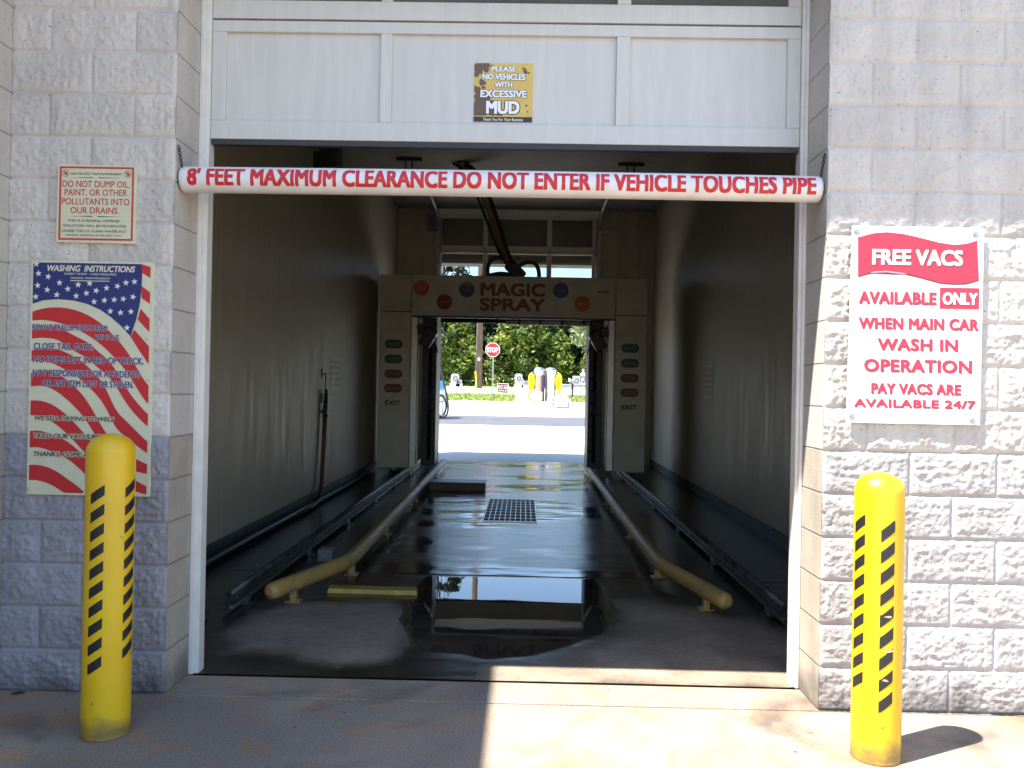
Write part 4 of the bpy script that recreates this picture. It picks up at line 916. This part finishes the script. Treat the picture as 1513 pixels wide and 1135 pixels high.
# utility pole
gp = gz(53.5)
t = thing('utility_pole', 'tall brown wooden utility pole with a yellow guy guard', 'utility pole', (-3.0, 53.5, gp))
m_wood = M('pole_wood', (.13, .085, .055), .85, var=.35, scale=3, stretch=(4, 4, .6))
mk('pole', MB().tube([(-3.0, 53.5, gp-.3), (-3.0, 53.5, gp+8), (-3.0, 53.5, gp+20)], [.23, .20, .15], 14), m_wood, t)
for z in (14.2, 15.3, 16.4, 17.6): mk('insulator_bracket', MB().tube([(-3.0, 53.4, gp+z), (-3.0+.65*(1 if int(z*10) % 2 else -1), 53.4, gp+z+.1)], .06, 8).lathe([(.05, 0), (.1, .08), (.05, .14), (.09, .2), (.03, .26)], (-3.0+.6*(1 if int(z*10) % 2 else -1), 53.4, gp+z+.1), 10), m_archd, t)
mk('tag', MB().box(-3.08, -2.92, 53.25, 53.27, gp+1.9, gp+2.12), M('tag_white', (.6, .58, .55), .5), t)
mk('guy_guard', MB().tube([(-3.22, 53.1, gp+1.15), (-3.05, 51.9, gp-.05)], .045, 8), M('guard_yellow', (.65, .45, .02), .5), t)
mk('guy_wire', MB().tube([(-3.22, 53.1, gp+1.15), (-3.1, 53.45, gp+9)], .012, 5), m_steel, t)

# ------------------------------------------------------------------ trees
def leaf_mat(name, col):
    m = bpy.data.materials.new(name); m.use_nodes = True; n = m.node_tree.nodes; L = m.node_tree.links; b = n['Principled BSDF']
    b.inputs['Base Color'].default_value = (*col, 1); b.inputs['Roughness'].default_value = .55; b.inputs['Specular IOR Level'].default_value = .3
    tr = n.new('ShaderNodeBsdfTranslucent'); tr.inputs[0].default_value = (col[0]*1.5, col[1]*1.4, col[2], 1)
    mx = n.new('ShaderNodeMixShader'); mx.inputs[0].default_value = .3
    L.new(b.outputs[0], mx.inputs[1]); L.new(tr.outputs[0], mx.inputs[2]); L.new(mx.outputs[0], n['Material Output'].inputs[0]); return m
LG = {'bright': [leaf_mat('leaf_lime', (.15, .195, .022)), leaf_mat('leaf_mid', (.08, .125, .017)), leaf_mat('leaf_deep', (.03, .06, .012))],
      'dark': [leaf_mat('leaf_forest', (.024, .048, .014)), leaf_mat('leaf_dark', (.012, .026, .009)), leaf_mat('leaf_holly', (.018, .036, .014))],
      'silver': [leaf_mat('leaf_silver', (.22, .26, .14)), leaf_mat('leaf_sage', (.15, .20, .09)), leaf_mat('leaf_olive', (.05, .08, .025))]}
m_bark = M('bark', (.09, .07, .05), .9, var=.3, scale=5, stretch=(4, 4, 1))
def tree_mesh(name, label, loc, h, rad, base, kind, n_cl, n_lf, ls, seed, group, shape='dome'):
    r = random.Random(seed); t = thing(name, label, 'tree', loc, group); x0, y0, z0 = loc
    tr = MB(); tr.tube([(x0, y0, z0-.2), (x0+.1, y0, z0+h*.3), (x0-.05, y0+.1, z0+h*.6), (x0, y0, z0+h*.92)], [rad*.07+.06, rad*.055+.04, rad*.03+.02, .02], 8)
    cr = MB(); cl = []
    for i in range(n_cl):
        f = r.random(); z = base+(h-base)*f
        if shape == 'dome': rr = rad*math.sqrt(max(.02, 1-(abs(f-.38)/.66)**2))
        elif shape == 'cone': rr = rad*(1-f)**.75+.15
        else: rr = rad*(.35+.65*math.sin(math.pi*min(1, f*.9+.1)))
        a = r.uniform(0, 2*math.pi); q = rr*(r.random()**.45)
        cl.append((x0+q*math.cos(a), y0+q*math.sin(a), z0+z))
    for i, c in enumerate(cl):
        if i % 3 == 0:
            hh = z0+max(.3, (c[2]-z0)*.72); tr.tube([(x0, y0, hh), ((x0+c[0])/2, (y0+c[1])/2, (hh+c[2])/2+.1), c], [.05, .035, .012], 5)
        s = rad*r.uniform(.13, .26); mi = r.choice((0, 0, 1, 1, 2)); sq = r.uniform(.55, .9)
        for k in range(n_lf):
            d = Vector((r.gauss(0, 1), r.gauss(0, 1), r.gauss(0, sq))); d = d.normalized()*s*(r.random()**.4)
            p = Vector(c)+d; p.z -= .15*d.length
            nn = (d.normalized()+Vector((r.uniform(-1, 1), r.uniform(-1, 1), r.uniform(-.3, 1.2)))).normalized()
            u_ = nn.cross(Vector((r.uniform(-1, 1), r.uniform(-1, 1), r.uniform(-1, 1)))).normalized(); v_ = nn.cross(u_)
            l_ = ls*r.uniform(.6, 1.3)
            cr.add([p-u_*l_, p+v_*l_*.42, p+u_*l_, p-v_*l_*.42], [(0, 1, 2, 3)], mi if r.random() < .8 else r.choice((0, 1, 2)))
    mk('trunk', tr, m_bark, t); mk('crown', cr, LG[kind], t)
    return t
ga = gz(63)
t1 = tree_mesh('cedar_tree', 'big bright green bushy tree behind the stop sign', (.4, 64, ga), 7.8, 4.2, .3, 'bright', 190, 70, .20, 11, 'bright green trees across the road', 'cone')
t2 = tree_mesh('bushy_tree', 'smaller lime green bush at the foot of the utility pole', (-5.0, 62.5, ga), 5.2, 2.7, .1, 'bright', 110, 65, .17, 12, 'bright green trees across the road', 'cone')
t3 = tree_mesh('forest_tree', 'tall dark tree in the wood across the road', (-8.5, 71, gz(71)), 8.3, 4.6, 1.0, 'dark', 190, 60, .30, 13, 'dark trees of the wood across the road')
t4 = tree_mesh('pale_tree', 'pale silvery leaved tree hanging over the road near the statue', (6.9, 60.5, gz(60)), 7.4, 3.4, 3.4, 'silver', 110, 60, .17, 14, 'pale leaved trees across the road')
dup(t4, (-9.2, 61.5, gz(61)), 'pale silvery leaved tree beyond the blue vacuum machine', 2.1, .95)
dup(t2, (6.2, 64, ga), 'small bright bush behind the white statue', 1.3, .85)
for i, x in enumerate((-3.5, 2.0, 7.0, 12.0, -13.5, -19, 17.5, 24, -25, 5.0, -6.0, 31, -33)):
    dup(t3, (x+rnd.uniform(-.6, .6), (70 if i < 9 else 77)+rnd.uniform(-1, 3), gz(71)), None, rnd.uniform(0, 6.2), rnd.uniform(.78, 1.05) if i < 9 else 1.1)
for i, x in enumerate((-11.5, 10.5)): dup(t1, (x, 66, gz(66)), ('green bushy tree left of the pale silvery trees', 'green bushy tree beyond the end of the low stone wall')[i], 1+i*2, .8)
tp = tree_mesh('pine_tree', 'very tall thin pine rising above the wood', (-7.0, 68, gz(68)), 20, 2.6, 9, 'dark', 60, 60, .22, 15, None, 'dome')

# litter by the wall
for x, y, a, sz, lb in ((-2.28, -.045, .6, .035, 'dead brown leaf on the ground at the foot of the flag sign wall'),):
    ca, sa = math.cos(a), math.sin(a); mb = MB(); o = [(-1, 0), (-.4, .42), (.3, .40), (1.1, 0), (.3, -.45), (-.4, -.38)]
    mb.add([(x, y, .012)]+[(x+sz*(p*ca-q*sa), y+sz*(p*sa+q*ca), .004+.012*abs(q)) for p, q in o], [(0, 1+i, 1+(i+1) % 6) for i in range(6)])
    tag(mk('dead_leaf', mb, M('dead_leaf_brown', (.06, .035, .02), .8)), lb, 'leaf')
